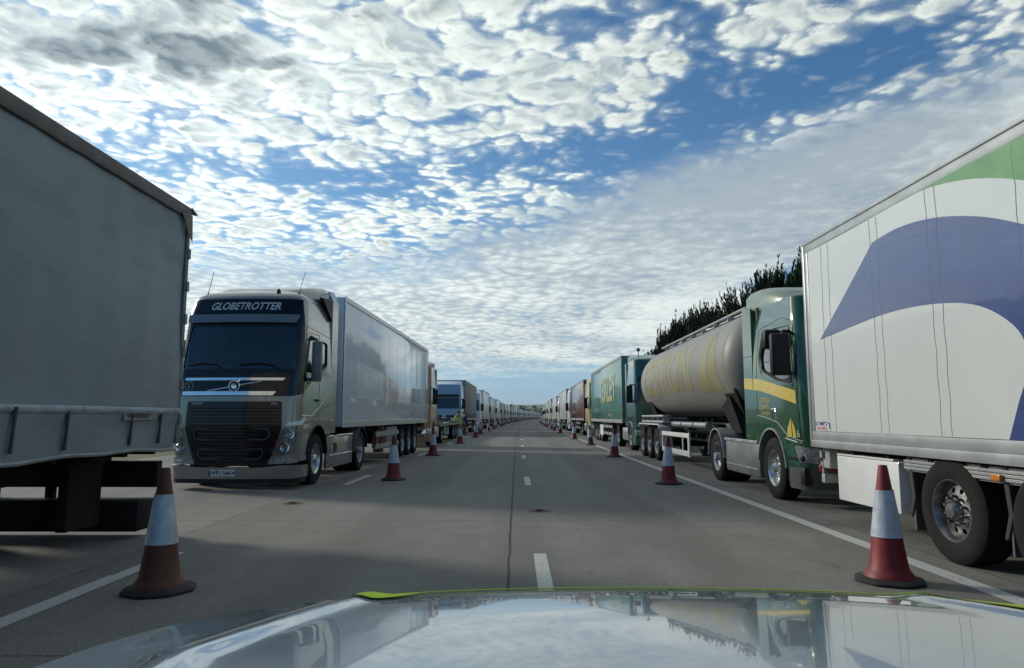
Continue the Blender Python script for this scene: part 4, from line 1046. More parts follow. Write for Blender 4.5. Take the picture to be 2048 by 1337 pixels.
# ================================================================== RIGHT QUEUE
# 1. white trailer with blue swoosh and green corner, beside us
SKINW = mat("trailer_skin_white", (.60, .63, .60), .22, coat=.7, var=.05, vscale=.5, dirt=.20, dirtcol=(.40, .40, .36), bump=.22, bscale=1.4)
BLUEV = mat("royal_blue_vinyl", (.048, .075, .21), .26, coat=.9, var=.06, bump=.12, bscale=1.3)
GREENV = mat("leaf_green_vinyl", (.12, .29, .09), .28, coat=.7, var=.06, bump=.1, bscale=1.3)
def near_right():
    L = 13.6; t = empty("box_trailer", (4.39+1.27, 10.45-L, 0), R(.85), "white box trailer with a big blue swoosh and green corner, nearest on the right", "trailer")
    # the left flank (towards the cones) is x = -1.27 ; s = distance from the rear end
    RY = 9.87; t.location = (4.281-.0148*(RY-L)+1.27, RY-L, 0)
    K = .942; q_ = lambda pts: [(a*K, 1.4+(b-1.4)*K) for a, b in pts]
    hw = 1.27; fl = 1.045; top = 3.83
    m = MB(); m.box(-hw, hw, 0, L, fl, top, .02); tb = ob("trailer_body", m.mesh("trailer_body", 40), SKINW, t)
    S = lambda s, z: (-hw, L-s, z)
    def wob(s, z): return (-hw - .004*sin(s*1.9+z*.7) - .003*sin(s*.8-z*2.2) - .010, L-s, z)
    ob("side_skin", patch(wob, rect(.16, L-.1, fl+.16, top-.13), off=.004, step=.3, name='skin', smooth=60), SKINW, tb)
    def smooth(pts, n=8, keep=()):
        out = []
        for i in range(len(pts)-1):
            p0, p1, p2, p3 = [Vector(pts[max(0, min(len(pts)-1, j))]) for j in (i-1, i, i+1, i+2)]
            if i in keep: p0 = p1
            if i+1 in keep: p3 = p2
            for k in range(n):
                u = k/n; out.append(tuple(.5*((2*p1)+(p2-p0)*u+(2*p0-5*p1+4*p2-p3)*u*u+(3*p1-p0-3*p2+p3)*u**3)))
        return out + [tuple(pts[-1])]
    up = [(0.46, 2.49), (2.0, 3.53), (2.6, 3.555), (3.25, 3.48), (3.83, 3.33), (4.3, 3.15), (4.9, 2.85), (5.4, 2.5), (5.8, 2.0), (6.0, 1.5), (6.02, 1.19)]
    dn = [(4.10, 1.19), (4.24, 1.50), (4.40, 1.85), (4.33, 2.13), (4.05, 2.35), (3.70, 2.49), (3.23, 2.57), (2.69, 2.61), (2.06, 2.61), (1.31, 2.56)]
    ob("blue_swoosh", patch(wob, smooth(q_(up), keep=(1,)) + smooth(q_(dn)), off=.0065, step=.3, name='swoosh', smooth=60), BLUEV, tb)
    ob("green_corner", patch(wob, smooth(q_([(2.55, 3.85), (3.11, 3.835), (3.53, 3.77), (3.97, 3.66), (4.52, 3.45), (5.3, 3.05), (6.2, 2.4), (6.8, 1.8), (7.2, 1.19)])) + q_([(9.5, 1.19), (9.5, 3.85)]), off=.0065, step=.3, name='green', smooth=60), GREENV, tb)
    lab = ob("maker_sticker", patch(wob, rect(.18, .60, 1.215, 1.335), off=.008, step=.5, name='sticker'), PLATEW, tb)
    ob("sticker_lettering", text_mesh(wob, "SCHMITZ", .35, 1.302, .072, .010, .5, sx=1.15, bold=.002), mat("navy_ink", (.02, .03, .14), .5), lab)
    ob("sticker_lettering", text_mesh(wob, "CARGOBULL", .35, 1.243, .060, .010, .5, sx=1.05, bold=.001), mat("red_ink", (.45, .03, .04), .5), lab)
    ob("sticker_elephant", patch(wob, [(.53, 1.325), (.585, 1.32), (.598, 1.225), (.565, 1.245), (.56, 1.29)], off=.010, step=.5, name='el'), mat("navy_ink"), lab)
    tr = mat("anodised_rail", (.46, .48, .47), .35, metal=.5, dirt=.15, var=.1)
    m = MB(); x1, x0 = -hw-.003, -hw-.03
    m.box(x0, x1, 0, L, fl-.06, fl+.04, .01); m.box(x0+.01, x1, 0, L, fl+.041, fl+.155, .008); m.box(x0+.012, x1, 0, L, top-.13, top-.02, .008); m.box(x0, x1, -.01, L+.01, top-.018, top+.03, .008)
    m.box(x0+.01, x1, L-.15, L-.06, fl+.156, top-.131, .008); m.box(x0, x1, L-.055, L+.01, fl-.05, top-.019, .008)
    m.box(-x1, -x0, 0, L, fl-.06, fl+.155, .01); m.box(-x1, -x0, 0, L, top-.13, top+.03, .01)
    ob("edge_trim", m.mesh("edge_trim", 40), tr, tb)
    for s in (.56, .76, 1.83, 1.99, 2.94, 3.10, 4.16, 5.4, 5.57, 6.8, 8.0, 9.5):
        m = MB(); m.tube([Vector(wob(s+.008*sin(k*1.7+s), fl+.17+(top-fl-.31)*k/20)) + Vector((-.004, 0, 0)) for k in range(21)], .0045, 4)
        ob("panel_joint", m.mesh("panel_joint"), mat("joint_grey", (.33, .34, .33), .5), tb)
    m = MB()
    for s in (-1, 1):
        m.box(min(s*.02, s*1.2), max(s*.02, s*1.2), L+.001, L+.03, fl+.05, top-.08, .01)
        for q in (.35, .85): m.tube([(s*q, L+.05, fl+.08), (s*q, L+.05, top-.12)], .016, 6)
    ob("rear_doors", m.mesh("rear_doors"), SKINW, tb)
    # outer chassis rail (ribbed), amber marker
    for sg in (-1, 1):
        m = MB()
        for z in (.84, .875, .91): m.box(*sorted((sg*1.19, sg*1.235)), .4, L-2.15, z, z+.028, .004)
        m.box(*sorted((sg*1.17, sg*1.2)), .4, L-2.15, .82, .96); ob("side_rail", m.mesh("side_rail"), tr, t)
        for yy in (L-3.62, L-6.4):
            m = MB(); m.box(*sorted((sg*1.236, sg*1.275)), yy-.06, yy+.06, .84, .90, .015); ob("marker_lamp", m.mesh("marker_lamp", 40), AMBER, t)
        m = MB(); m.box(*sorted((sg*.80, sg*1.20)), L-1.98, L-.54, .33, .90, .02); m.box(*sorted((sg*1.12, sg*1.215)), L-1.9, L-.58, .902, .925, .006)
        ob("pallet_box", m.mesh("pallet_box", 40), WHITEP, t)
        for yy in (L-2.20, L-3.64):
            m = MB(); m.tube([(sg*1.2, yy-.02, .98), (sg*1.17, yy-.02, .55), (sg*1.18, yy+.05, .34)], [.035, .028, .02], 6)
            m.box(*sorted((sg*.85, sg*1.17)), yy-.012, yy+.012, .20, .92); ob("mud_flap", m.mesh("mud_flap", 40), mat("flap_grey", (.09, .095, .095), .6), t)
    m = MB()
    for s in (-1, 1): m.box(s*.5-.06, s*.5+.06, .4, L-.1, .62, fl-.02, .01)
    k = .6
    while k < L-.3: m.box(-1.22, 1.22, k-.035, k+.035, .93, fl-.0); k += .8
    ys = (L-2.93, L-4.24, L-5.55)
    for y in ys: m.tube([(-.95, y, .50), (.95, y, .50)], .08, 8)
    for y in ys:
        for s in (-1, 1): m.tube([(s*.5, y-.55, .7), (s*.5, y, .42), (s*.5, y+.3, .46)], .06, 6)
    m.box(-.78, .78, L-6.4, L-2.4, .55, .9)
    ob("trailer_frame", m.mesh("trailer_frame", 40), CHASSIS, t)
    for y in ys:
        for s in (1, -1): wheel(t, s, y, 'steer', mat('dull_rim', (.24, .24, .245), .35, metal=.9, var=.4, vscale=7, dirt=.5, dirtcol=(.05, .045, .04)), 1.09, rad=.96)
    m = MB(); m.box(-1.2, 1.2, L-.16, L-.06, .50, .62, .015)
    for s in (-1, 1): m.box(s*.6-.04, s*.6+.04, L-.15, L-.09, .62, fl-.05)
    for s in (-1, 1): m.box(s*1.1-.06, s*1.1+.06, L-.25, L-.05, .70, fl-.06, .01); m.tube([(s*1.15, L-.05, .62), (s*1.15, L-.02, .78)], .03, 6)
    m.box(-1.2, 1.2, L-.10, L-.04, .84, .93); ob("underrun_bar", m.mesh("underrun_bar"), GALV, t)
    for s in (1, -1):
        m = MB(); m.box(s*1.0-.2, s*1.0+.2, L-.04, L+.012, .64, .74, .015); ob("tail_lamp", m.mesh("tail_lamp"), REDLENS, t)
near_right()

# 2. green tractor with the powder tank
TANKM = mat("grubby_tank", (.245, .24, .215), .5, var=.12, vscale=.7, dirt=.42, dirtcol=(.20, .185, .155), bump=.04, bscale=1.5, stretch=(1, .35, 1.))
def tank_lorry():
    t = empty("tank_lorry", (5.66, 10.80, 0), R(-.6), "dark green lorry with a yellow band on its cab, pulling a grubby cream powder tank", "lorry", RQ)
    green_cab(t); tractor_gear(t, ALLOY, STEELRIM, 1.45, 5.0)
    r0 = 1.2; zc = 2.60; ya, yb = 3.75, 15.6
    m = MB(); prof = []
    for k in range(9): a = pi/2*k/8; prof.append((-.62*cos(a)+.62, r0*sin(a)*.999+.001))
    prof = [(ya+h, r) for h, r in prof]; nseg = 14
    for k in range(1, nseg): prof.append((ya+.62+(yb-ya-1.35)*k/nseg, r0))
    for k in range(9): a = pi/2*(8-k)/8; prof.append((yb-.72+.72*cos(a), r0*sin(a)+.001))
    m.lathe(prof, 56, 'y', (0, 0, zc))
    tk = ob("tank", m.mesh("tank", 30), TANKM, t)
    for y in (ya+.66, yb-.76):
        m = MB(); m.lathe([(y-.03, r0), (y-.03, r0+.004), (y+.03, r0+.004), (y+.03, r0)], 56, 'y', (0, 0, zc)); ob("tank_band", m.mesh("tank_band", 30), TANKM, tk)
    ST = lambda a, b: (-sqrt(max(.0001, r0*r0-(b)**2)), -a, zc+b) if abs(b) < r0*.98 else (-.01, -a, zc+b)
    # angular wrap: b is arc length
    ST = lambda a, b: (-r0*cos(b/r0), -a, zc+r0*sin(b/r0))
    FADE = mat("faded_yellow", (.27, .24, .11), .45, var=.16, vscale=1.2, dirt=.35, dirtcol=(.34, .32, .25))
    y_at = lambda Y: Y-10.80
    ob("tank_lettering", text_mesh(ST, "CETRON", -y_at(21.6), .02, 1.72, .004, .15, sx=1.0, bold=.055), FADE, tk)
    for q in ([(-y_at(17.45), -.66), (-y_at(17.25), -.1), (-y_at(16.95), .40), (-y_at(16.42), .86), (-y_at(16.45), .2), (-y_at(16.48), -.66)], [(-y_at(16.38), -.66), (-y_at(16.30), .2), (-y_at(16.28), .80), (-y_at(16.0), .5), (-y_at(15.72), .05), (-y_at(15.66), -.66)]):
        ob("sail_emblem", patch(ST, q, off=.004, step=.15, name='sail'), FADE, tk)
    # top walkway and rails
    m = MB(); m.box(-.34, .34, ya+.9, yb-1.0, zc+r0-.02, zc+r0+.03, .01)
    m.tube([(-.52, ya+1.0, zc+r0+.02), (-.52, yb-1.4, zc+r0+.02)], .035, 8); m.tube([(.42, ya+1.0, zc+r0+.02), (.42, yb-1.4, zc+r0+.02)], .03, 8)
    for k in range(8): y = ya+1.2+k*1.25; m.box(-.52, .42, y-.02, y+.02, zc+r0-.10, zc+r0)
    for y in (ya+2., ya+5.4, ya+8.6): m.lathe([(0, .28), (.07, .28), (.09, .22), (.1, .001)], 20, 'z', (0, y, zc+r0+.02))
    ob("walkway", m.mesh("walkway", 40), mat("walkway_alloy", (.45, .46, .45), .4, metal=.6, dirt=.2), tk)
    # hoppers under the tank, support cones, fenders
    m = MB(); m.tube([(-1.0, 6.4, 1.18), (-1.0, 10.4, 1.18)], .075, 12); m.tube([(-.2, 6.4, .86), (-.2, 13.6, .82)], .05, 8)
    for y in (6.45, 7.8, 9.2, 10.35): m.lathe([(-.03, .095), (.03, .095)], 12, 'y', (-1.0, y, 1.18), cap=True)
    ob("discharge_pipe", m.mesh("discharge_pipe", 40), mat("pipe_alloy", (.42, .44, .43), .35, metal=.6, dirt=.25), t)
    m = MB()
    for z in (1.20, 1.38): m.box(-1.23, -.95, 10.9, 14.7, z, z+.07, .015)
    for k in range(5): y = 10.95+k*.92; m.box(-1.2, -1.0, y, y+.05, 1.2, 1.44)
    ob("hose_tray", m.mesh("hose_tray", 40), mat("walkway_alloy"), t)
    for y in (ya+1.0, yb-1.1):
        for s in (-1, 1): m = MB(); m.loft([[(s*.35, y-.3, .95), (s*.55, y-.3, .95), (s*.55, y+.3, .95), (s*.35, y+.3, .95)], [(s*.6, y-.55, 1.9), (s*1.02, y-.55, 2.0), (s*1.02, y+.35, 2.0), (s*.6, y+.35, 1.9)]]); ob("tank_saddle", m.mesh("tank_saddle"), CHASSIS, t)
    # front gusset plates seen dark under the tank
    m = MB(); m.loft([[(-1.0, ya+.9, 1.85), (-1.0, ya+1.5, 1.62), (-.9, ya+1.0, 1.05), (-.9, ya+.4, 1.05)], [(.8, ya+.9, 1.85), (.8, ya+1.5, 1.62), (.8, ya+1.0, 1.05), (.8, ya+.4, 1.05)]]); ob("front_gusset", m.mesh("front_gusset"), CHASSIS, t)
    m = MB()
    for s in (-1, 1): m.box(s*.5-.06, s*.5+.06, ya+.3, yb-.1, .72, 1.0, .01)
    ys = (12.05, 13.36, 14.67)
    for y in ys: m.tube([(-.95, y, .52), (.95, y, .52)], .07, 8)
    for y in [5.5+k*1.1 for k in range(9)]: m.box(-1.0, 1.0, y-.04, y+.04, .82, .95)
    m.box(-1.2, 1.2, yb-.2, yb-.1, .5, .62)
    ob("trailer_frame", m.mesh("trailer_frame", 40), CHASSIS, t)
    for y in ys:
        for s in (1, -1): wheel(t, s, y, 'trailer', STEELRIM)
    for s in (-1, 1):
        m = MB(); x0, x1 = sorted((s*.88, s*1.26)); rings = []
        pts = [(11.15, .48), (11.38, 1.02), (11.6, 1.13), (15.1, 1.13), (15.3, 1.02)]
        for y, z in pts: rings.append([(x0, y, z), (x1, y, z), (x1, y+.01, z+.045), (x0, y+.01, z+.045)])
        m.loft(rings); ob("mudguard", m.mesh("mudguard", 40), mat("cream_guard", (.55, .56, .52), .45, dirt=.25), t)
        m = MB(); x0, x1 = sorted((s*1.2, s*1.24))
        m.box(x0, x1, 7.6, 11.05, .84, .96, .008); m.box(x0, x1, 7.6, 11.05, .36, .50, .008)
        for y in (7.62, 8.25, 10.95): m.box(x0+.004, x1-.004, y, y+.07, .501, .839)
        m.box(x0-.0, x1+.004, 7.52, 7.60, .34, .98, .008); ob("side_guard", m.mesh("side_guard"), mat("guard_white", (.62, .64, .60), .5, dirt=.2), t)
tank_lorry()

# 3. green lorry, green curtain trailer with yellow lettering
GREEN2 = mat("teal_green_paint", (.015, .085, .055), .22, coat=1., var=.08, vscale=1.2, dirt=.12, dirtcol=(.1, .12, .09), bump=.07, bscale=1.7)
GREENCURT = mat("green_curtain", (.09, .235, .195), .30, coat=.6, var=.1, vscale=.8, dirt=.2, dirtcol=(.12, .17, .14), bump=.12, bscale=1.2)
def green_lorry():
    t, cab, tb, c = lorry(6.02, 28.4, 'high', GREEN2, GREENCURT, "green lorry with a green curtain trailer bearing yellow lettering, behind the powder tank", group=RQ, grille=BLACK, visor=BLACK, bumper=GREEN2)
    S = lambda a, z: (-1.275, -a, z)
    ob("curtain_lettering", text_mesh(S, "TEXLEY", -8.8, 2.75, 1.75, .012, .6, sx=1.12, bold=.05), mat("pale_yellow_vinyl", (.42, .40, .14), .4, coat=.4), tb)
    ob("small_lettering", text_mesh(S, "www.texley.eu", -7.5, 1.50, .30, .012, .6), mat("pale_print", (.25, .35, .22), .5), tb)
    m = MB(); m.lathe([(0, .16), (.004, .16), (.005, .001)], 20, 'y', (0, 0, 0)); 
    m = MB(); m.lathe([(-.012, .17), (-.02, .16), (-.021, .001)], 20, 'y', (-.35, c.S(.35, 1.9)[1]-.01, 1.78)); ob("round_badge", m.mesh("round_badge"), GALV, cab)
    for sg in (-1, 1):
        m = MB(); m.tube([(sg*.9, 1.0, 3.9), (sg*.9, 1.0, 4.15)], .02, 6); m.lathe([(0, .08), (.12, .07), (.14, .01)], 12, 'z', (sg*.9, 1.0, 4.13)); ob("beacon", m.mesh("beacon", 40), INK, cab)
        a = arc_strip(1.40, .52, .64, 10, 172, sg*.9, sg*1.26, .03, 14); ob("wheel_arch", a.mesh("wheel_arch", 40), ALLOY, cab)
    m = MB(); m.box(-1.25, -1.22, 11.2-.35, 12.0+.3, .38, .95, .01); ob("white_board", m.mesh("white_board"), PLATEW, t)
green_lorry()
YELCAB = paint("cream_yellow_paint", (.52, .42, .16))
lorry(6.08, 48.2, 'high', YELCAB, MAROON, "lorry with a cream-yellow cab and maroon curtain trailer, behind the green curtain trailer", group=RQ, top=4.1)
lorry(6.02, 67.6, 'high', WHITEP, PALEGREY, "white-cabbed lorry with a pale grey trailer, directly behind the maroon trailer", 'fridge', group=RQ, top=4.2)
lorry(5.90, 86.8, 'mid', WHITEP, PALEGREY, "second white-cabbed lorry with a pale grey trailer counting back from the maroon trailer", group=RQ, top=4.0, fancy=False)
lorry(5.85, 105.6, 'high', PALEGREY, PALEGREEN, "grey-cabbed lorry with a grey-green trailer, fourth back from the green lettered one", group=RQ, fancy=False)
lorry(5.8, 124.5, 'mid', WHITEP, WHITEBOX, "white lorry with a white box trailer, fifth back from the green lettered one", group=RQ, fancy=False, detail=1)
lorry(5.8, 143.3, 'high', paint("faded_green", (.08, .17, .11)), PALEGREEN, "green-cabbed lorry with a grey-green trailer, sixth back from the green lettered one", group=RQ, fancy=False, detail=1)
lorry(5.8, 162, 'mid', WHITEP, PALEGREY, "white lorry with a pale grey trailer, seventh back from the green lettered one", group=RQ, fancy=False, detail=1)
for k in range(5): lorry(5.8, 181+k*18.8, ('mid', 'high', 'mid')[k % 3], (WHITEP, PALEGREY)[k % 2], (PALEGREY, PALEGREEN, WHITEBOX)[k % 3], "pale lorry far down the right queue where the road bends", group="far lorries of the right queue", fancy=False, detail=0)

# rest of the left queue
rest = [('mid', WHITEP, PALEGREY, "white lorry with a lower roof and a pale grey trailer, behind the slatted white lorry"),
        ('high', paint("silver_blue", (.35, .40, .44)), WHITEBOX, "silver-blue lorry with a white box trailer, second behind the slatted white lorry"),
        ('mid', WHITEP, PALEGREEN, "white lorry with a grey-green trailer, third behind the slatted white lorry"),
        ('high', paint("dull_grey", (.22, .25, .24)), PALEGREY, "dull grey lorry with a pale grey trailer, fourth behind the slatted white lorry"),
        ('mid', WHITEP, WHITEBOX, "white lorry with a white box trailer, fifth behind the slatted white lorry"),
        ('high', paint("faded_green"), PALEGREEN, "green-cabbed lorry with a grey-green trailer, sixth behind the slatted white lorry")]
for k, (st, a, b, lb) in enumerate(rest): lorry(-5.3, 90+k*18.6, st, a, b, lb, group=LQ, fancy=False, detail=2 if k < 2 else 1, top=(4.0, 4.15, 4.0)[k % 3])
for k in range(17): lorry(-5.3, 90+(6+k)*18.6, ('mid', 'high', 'mid')[k % 3], (WHITEP, PALEGREY, paint("silver_blue"), WHITEP)[k % 4], (PALEGREY, WHITEBOX, PALEGREEN)[k % 3], "pale lorry far down the left queue where the road bends", group="far lorries of the left queue", fancy=False, detail=0)

# ================================================================== CONES
CRED = mat("cone_red", (.22, .014, .020), .55, var=.3, vscale=6, dirt=.38, dirtcol=(.10, .05, .04))
CORANGE = mat("cone_orange_brown", (.13, .045, .026), .65, var=.3, vscale=5, dirt=.45, dirtcol=(.09, .055, .04))
CSLEEVE = mat("cone_sleeve", (.52, .57, .64), .35, coat=.2, var=.22, vscale=9, dirt=.30, dirtcol=(.3, .31, .33), fine=.12)
CBASE = mat("cone_base", (.016, .016, .017), .75, var=.3, dirt=.3, dirtcol=(.05, .045, .04))
def cr(z): return lerp_table([(.0, .205), (.10, .170), (.12, .163), (1.0, .038)], z)
def cone_body():
    m = MB(); prof = [(.045, .215), (.06, .21), (.10, .178), (.12, .165)] + [(z, cr(z)) for z in (.3, .38)] + [(.381, cr(.38)+.006), (.79, cr(.79)+.006)] + [(.791, cr(.79)), (.97, .042), (1.0, .036), (1.0, .026), (.9, .03)]
    m.lathe(prof, 28, 'z'); return m.mesh("cone", 30)
def cone_sleeve():
    m = MB(); m.lathe([(z, cr(z)+.009) for z in (.385, .5, .6, .7, .785)], 28, 'z'); return m.mesh("sleeve", 40)
def cone_base():
    m = MB(); oc = [(.27*cos(a)*(1.0 if i % 2 == 0 else 1.0), .27*sin(a)) for i, a in enumerate([R(22.5+45*k) for k in range(8)])]
    oc = rp(oc, .04, 3)
    m.loft([[(x*s, y*s, z) for x, y in oc] for z, s in ((.0, 1.10), (.006, 1.14), (.022, 1.14), (.034, 1.08), (.05, .78))])
    return m.mesh("base", 40)
def cone(x, y, col, label, group, rz=0., tilt=0., torn=False, detail=True):
    t = empty("traffic_cone", (x, y, 0), rz, label, "traffic cone", group)
    ob("cone_base", cached('cbase', cone_base), CBASE, t)
    b = ob("cone_body", cached('cbody', cone_body), col, t)
    ob("reflective_sleeve", cached('csl', cone_sleeve), CSLEEVE, b)
    t.scale = (.95, .95, .98)
    if tilt: t.rotation_euler = (R(tilt), R(tilt*.6), rz)
    if torn:
        m = MB(); m.loft([[(.09, 0, .80), (.12, .03, .78), (.30, .05, .50), (.16, .02, .47)], [(.092, .006, .80), (.122, .036, .78), (.302, .056, .50), (.162, .026, .47)]])
        ob("torn_sleeve", m.mesh("torn_sleeve"), CSLEEVE, b)
    return t
LG = "cones along the left queue"; RG = "cones along the right queue"
cone(-2.88, 5.85, CORANGE, "large orange-brown cone standing by the corner of the grey curtain trailer", LG, .3)
cone(-2.70, 15.8, CRED, "red and white cone standing beside the front wheel of the bronze lorry", LG, 1.)
cone(-2.96, 25.6, CRED, "red and white cone beside the rear wheels of the white refrigerated trailer", LG, .2)
cone(-2.87, 36.9, CRED, "red and white cone beside the empty flatbed", LG, .6)
cone(-2.65, 47.5, CRED, "red and white cone a few metres before the pale blue lorry", LG, .4)
cone(-2.78, 56.9, CRED, "red and white cone beside the pale blue lorry's cab", LG, .8)
for k in range(24):
    Y = 68+10.6*k
    lb = ["red and white cone just before the slatted white lorry", "red and white cone beside the slatted white lorry's cab", "red and white cone beside the slatted white lorry's box trailer"][k] if k < 3 else "small distant red and white cone in the row along the left queue"
    cone(-2.95+dx(Y)+.12*sin(k*2.3), Y, CRED, lb, LG if k < 3 else "distant cones of the left row", k*.7)
cone(3.20, 6.2, CRED, "tall red and white cone at the right, before the white box trailer's wheels", RG, .35)
cone(3.21, 14.9, CRED, "red and white cone with a torn white flap, beside the green lorry's grey side cover", RG, .9, torn=True)
cone(3.46, 24.7, CRED, "red and white cone beside the three rear wheels of the powder tank", RG, .1)
cone(3.72, 35.0, CORANGE, "brownish faded cone beside the green curtain trailer", RG, .5, tilt=-1.5)
cone(3.70, 44.3, CRED, "red and white cone beside the rear of the green curtain trailer", RG, .7)
cone(3.86, 60.4, CORANGE, "brownish cone beside the maroon trailer", RG, .2)
for k in range(17):
    Y = 71+10.3*k
    lb = ["dull cone beside the first white-cabbed lorry behind the maroon trailer", "dull cone beside the pale grey trailer directly behind the maroon one"][k] if k < 2 else "small distant cone in the row along the right queue"
    cone(3.55+dx(Y)+.10*sin(k*1.9), Y, CORANGE if k % 3 else CRED, lb, RG if k < 2 else "distant cones of the right row", k*.5)

# ================================================================== THE CAR WE SIT IN (bonnet and front end)
CX = .29
SILVER = mat("car_silver_white", (.40, .44, .46), .16, metal=.0, coat=1., var=.03, vscale=2., dirt=.12, dirtcol=(.24, .25, .25), crough=.025)
LIME = mat("lime_reflective_tape", (.60, .78, .06), .7, spec=.15, var=.06)
def half(y):      # half width of the bonnet+wing outline, seen from above
    return lerp_table([(-.6, .97), (.2, .985), (.9, .985), (1.15, .97), (1.34, .93), (1.5, .86), (1.6, .76), (1.66, .66), (1.71, .40), (1.735, .0)], y)
def frontY(x):    # front edge of the bonnet at lateral offset x from the car's centre
    return lerp_table([(0, 1.708), (.3, 1.700), (.45, 1.686), (.55, 1.668), (.64, 1.642), (.73, 1.60), (.80, 1.55), (.86, 1.485), (.91, 1.41), (.95, 1.32), (.98, 1.22), (1.0, 1.10)], abs(x))
ZT = []
_z, _y = 1.088, .3
while _y < 1.9:
    ZT.append((_y, _z)); _z -= .01*lerp_table([(.3, .02), (1.0, .055), (1.35, .085), (1.6, .125), (1.75, .17)], _y); _y += .01
def zb(x, y):
    a = abs(x); cr_ = lerp_table([(.4, .80), (1.1, .79), (1.65, .62)], y)
    yq = y + .05*min(1., a/.6)**2.2; z = lerp_table(ZT, yq) - .014*(a/.9)**2
    z += .009*math.exp(-((a-cr_)/.035)**2)
    z -= .005*sstep(cr_+.02, cr_+.22, a)
    return z
def bonnet():
    t = empty("patrol_car", (CX, 0, 0), 0, "pale silver car with lime green edging, seen only by its bonnet", "car")
    # surface over (u across -1..1, v along) ; front edge curve
    def P(u, v):
        x = u*1.0; yf = frontY(x); y = .45 + (yf-.45)*v
        return (x, y, zb(x, y))
    n, k = 120, 60; vs = []; fs = []
    for j in range(k+1):
        for i in range(n+1): vs.append(P(-1+2*i/n, j/k))
    for j in range(k):
        for i in range(n): a = j*(n+1)+i; fs.append((a, a+1, a+n+2, a+n+1))
    me = bpy.data.meshes.new("bonnet"); me.from_pydata(vs, [], fs)
    for p in me.polygons: p.use_smooth = True
    bo = ob("bonnet", me, SILVER, t)
    # front lip, grille, bumper, wings lofted from the bonnet edge down
    def edge():
        pts = []
        for i in range(9): y = .45+(frontY(1.)-.45)*i/8; pts.append((-1., y, zb(-1., y)))
        for i in range(1, n): x = -1.+2.*i/n; pts.append((x, frontY(x), zb(x, frontY(x))))
        for i in range(9): y = .45+(frontY(1.)-.45)*(8-i)/8; pts.append((1., y, zb(1., y)))
        return pts
    E_ = edge()
    def out(p, d, dz):
        # push outwards in plan
        x, y, z = p; cx_, cy_ = 0, .7
        nx = x/1.0; ny = max(0, (y-.9)/.75); l = sqrt(nx*nx+ny*ny)+1e-6
        if abs(x) > .99: nx, ny, l = (1 if x > 0 else -1), max(0, (y-1.3))*1.2, 1
        return (x+d*nx/l, y+d*ny/l, z+dz)
    rings = [E_, [out(p, .012, -.006) for p in E_], [out(p, .03, -.025) for p in E_], [out(p, .045, -.06) for p in E_]]
    m = MB(); m.loft(rings, cap=False, closed=False)
    ob("bonnet_lip", m.mesh("bonnet_lip", 60), SILVER, bo)
    zlow = .30
    def ring(d, z): return [(*out(p, d, 0)[:2], z) for p in E_]
    low = [[out(p, .047, -.065) for p in E_], [(*out(p, .07, 0)[:2], .80) for p in E_], ring(.085, .70)]
    m = MB(); m.loft(low, cap=False, closed=False); ob("front_wings", m.mesh("front_wings", 60), SILVER, t)
    m = MB(); m.loft([ring(.12, .69), ring(.14, .55), ring(.13, .38), ring(.09, .28)], cap=False, closed=False)
    m2 = m
    # keep the bumper to the nose only
    me = m.mesh("bumper", 60); bm = bmesh.new(); bm.from_mesh(me)
    bmesh.ops.delete(bm, geom=[f for f in bm.faces if f.calc_center_median().y < 1.42], context='FACES'); bm.to_mesh(me); bm.free()
    ob("bumper", me, SILVER, t)
    for sg in (-1, 1):
        m = MB(); m.box(*sorted((sg*1.0, sg*1.07)), -.2, .66, .35, .82, .02); ob("door_sill", m.mesh("door_sill", 40), SILVER, t)
        w = MB(); w.lathe([(-.11, .20), (-.12, .24), (-.11, .33), (-.08, .345), (.08, .345), (.11, .33), (.12, .24), (.11, .20)], 32, 'x')
        wo = ob("wheel", w.mesh("wheel", 40), RUBBER, t, (sg*.92, 1.06, .345))
        w = MB(); w.lathe([(.05, .21), (.09, .20), (.06, .15), (.07, .05), (.075, .001)], 24, 'x'); ob("rim", w.mesh("rim", 40), ALLOY, wo, (0, 0, 0), 0 if sg > 0 else pi)
        m = MB(); m.box(*sorted((sg*.56, sg*.82)), 1.60, 1.69, .73, .87, .03); ob("headlight", m.mesh("headlight", 40), REFLEC, t)
    m = MB()
    for z in (.74, .79, .84): m.tube([(x, frontY(x)+.085, z) for x in [-.5+.1*i for i in range(11)]], .014, 5)
    ob("grille", m.mesh("grille"), BLACK, t)
    # lime strips: thin all along the lip, wider at the corners
    def lime(x0, x1, w0, w1, wfun=None, N_=30):
        vs = []; fs = []
        for i in range(N_+1):
            x = x0+(x1-x0)*i/N_; yf = frontY(x)+.004; w = w0+(w1-w0)*i/N_
            if wfun: w = wfun(i/N_)
            for q in range(11):
                y = yf - w*q/10; vs.append((x, y, zb(x, min(y, frontY(x)))+.0045 - (.003 if q == 0 else 0)))
        for i in range(N_):
            for q in range(10): a = i*11+q; fs.append((a, a+1, a+12, a+11))
        mm = bpy.data.meshes.new("tape"); mm.from_pydata(vs, [], fs)
        for p in mm.polygons: p.use_smooth = True
        return mm
    ob("lime_tape", lime(-.56, .62, .007, .007), LIME, bo)
    ob("lime_tape", lime(-.66, -.50, 0, 0, lambda s: .075*sin(pi*min(1, s*.9+.1))+.004, 40), LIME, bo)
    ob("lime_tape", lime(.62, .985, 0, 0, lambda s: .010+.20*sin(pi*min(1, s*.72))*sstep(.05, .5, s), 60), LIME, bo)
    # washer jets and wiper arms at the base of the screen
    m = MB()
    for x in (-.35, .35): m.box(x-.02, x+.02, .47, .50, zb(x, .5), zb(x, .5)+.012, .004)
    ob("washer_jet", m.mesh("washer_jet"), BLACK, bo)
bonnet()

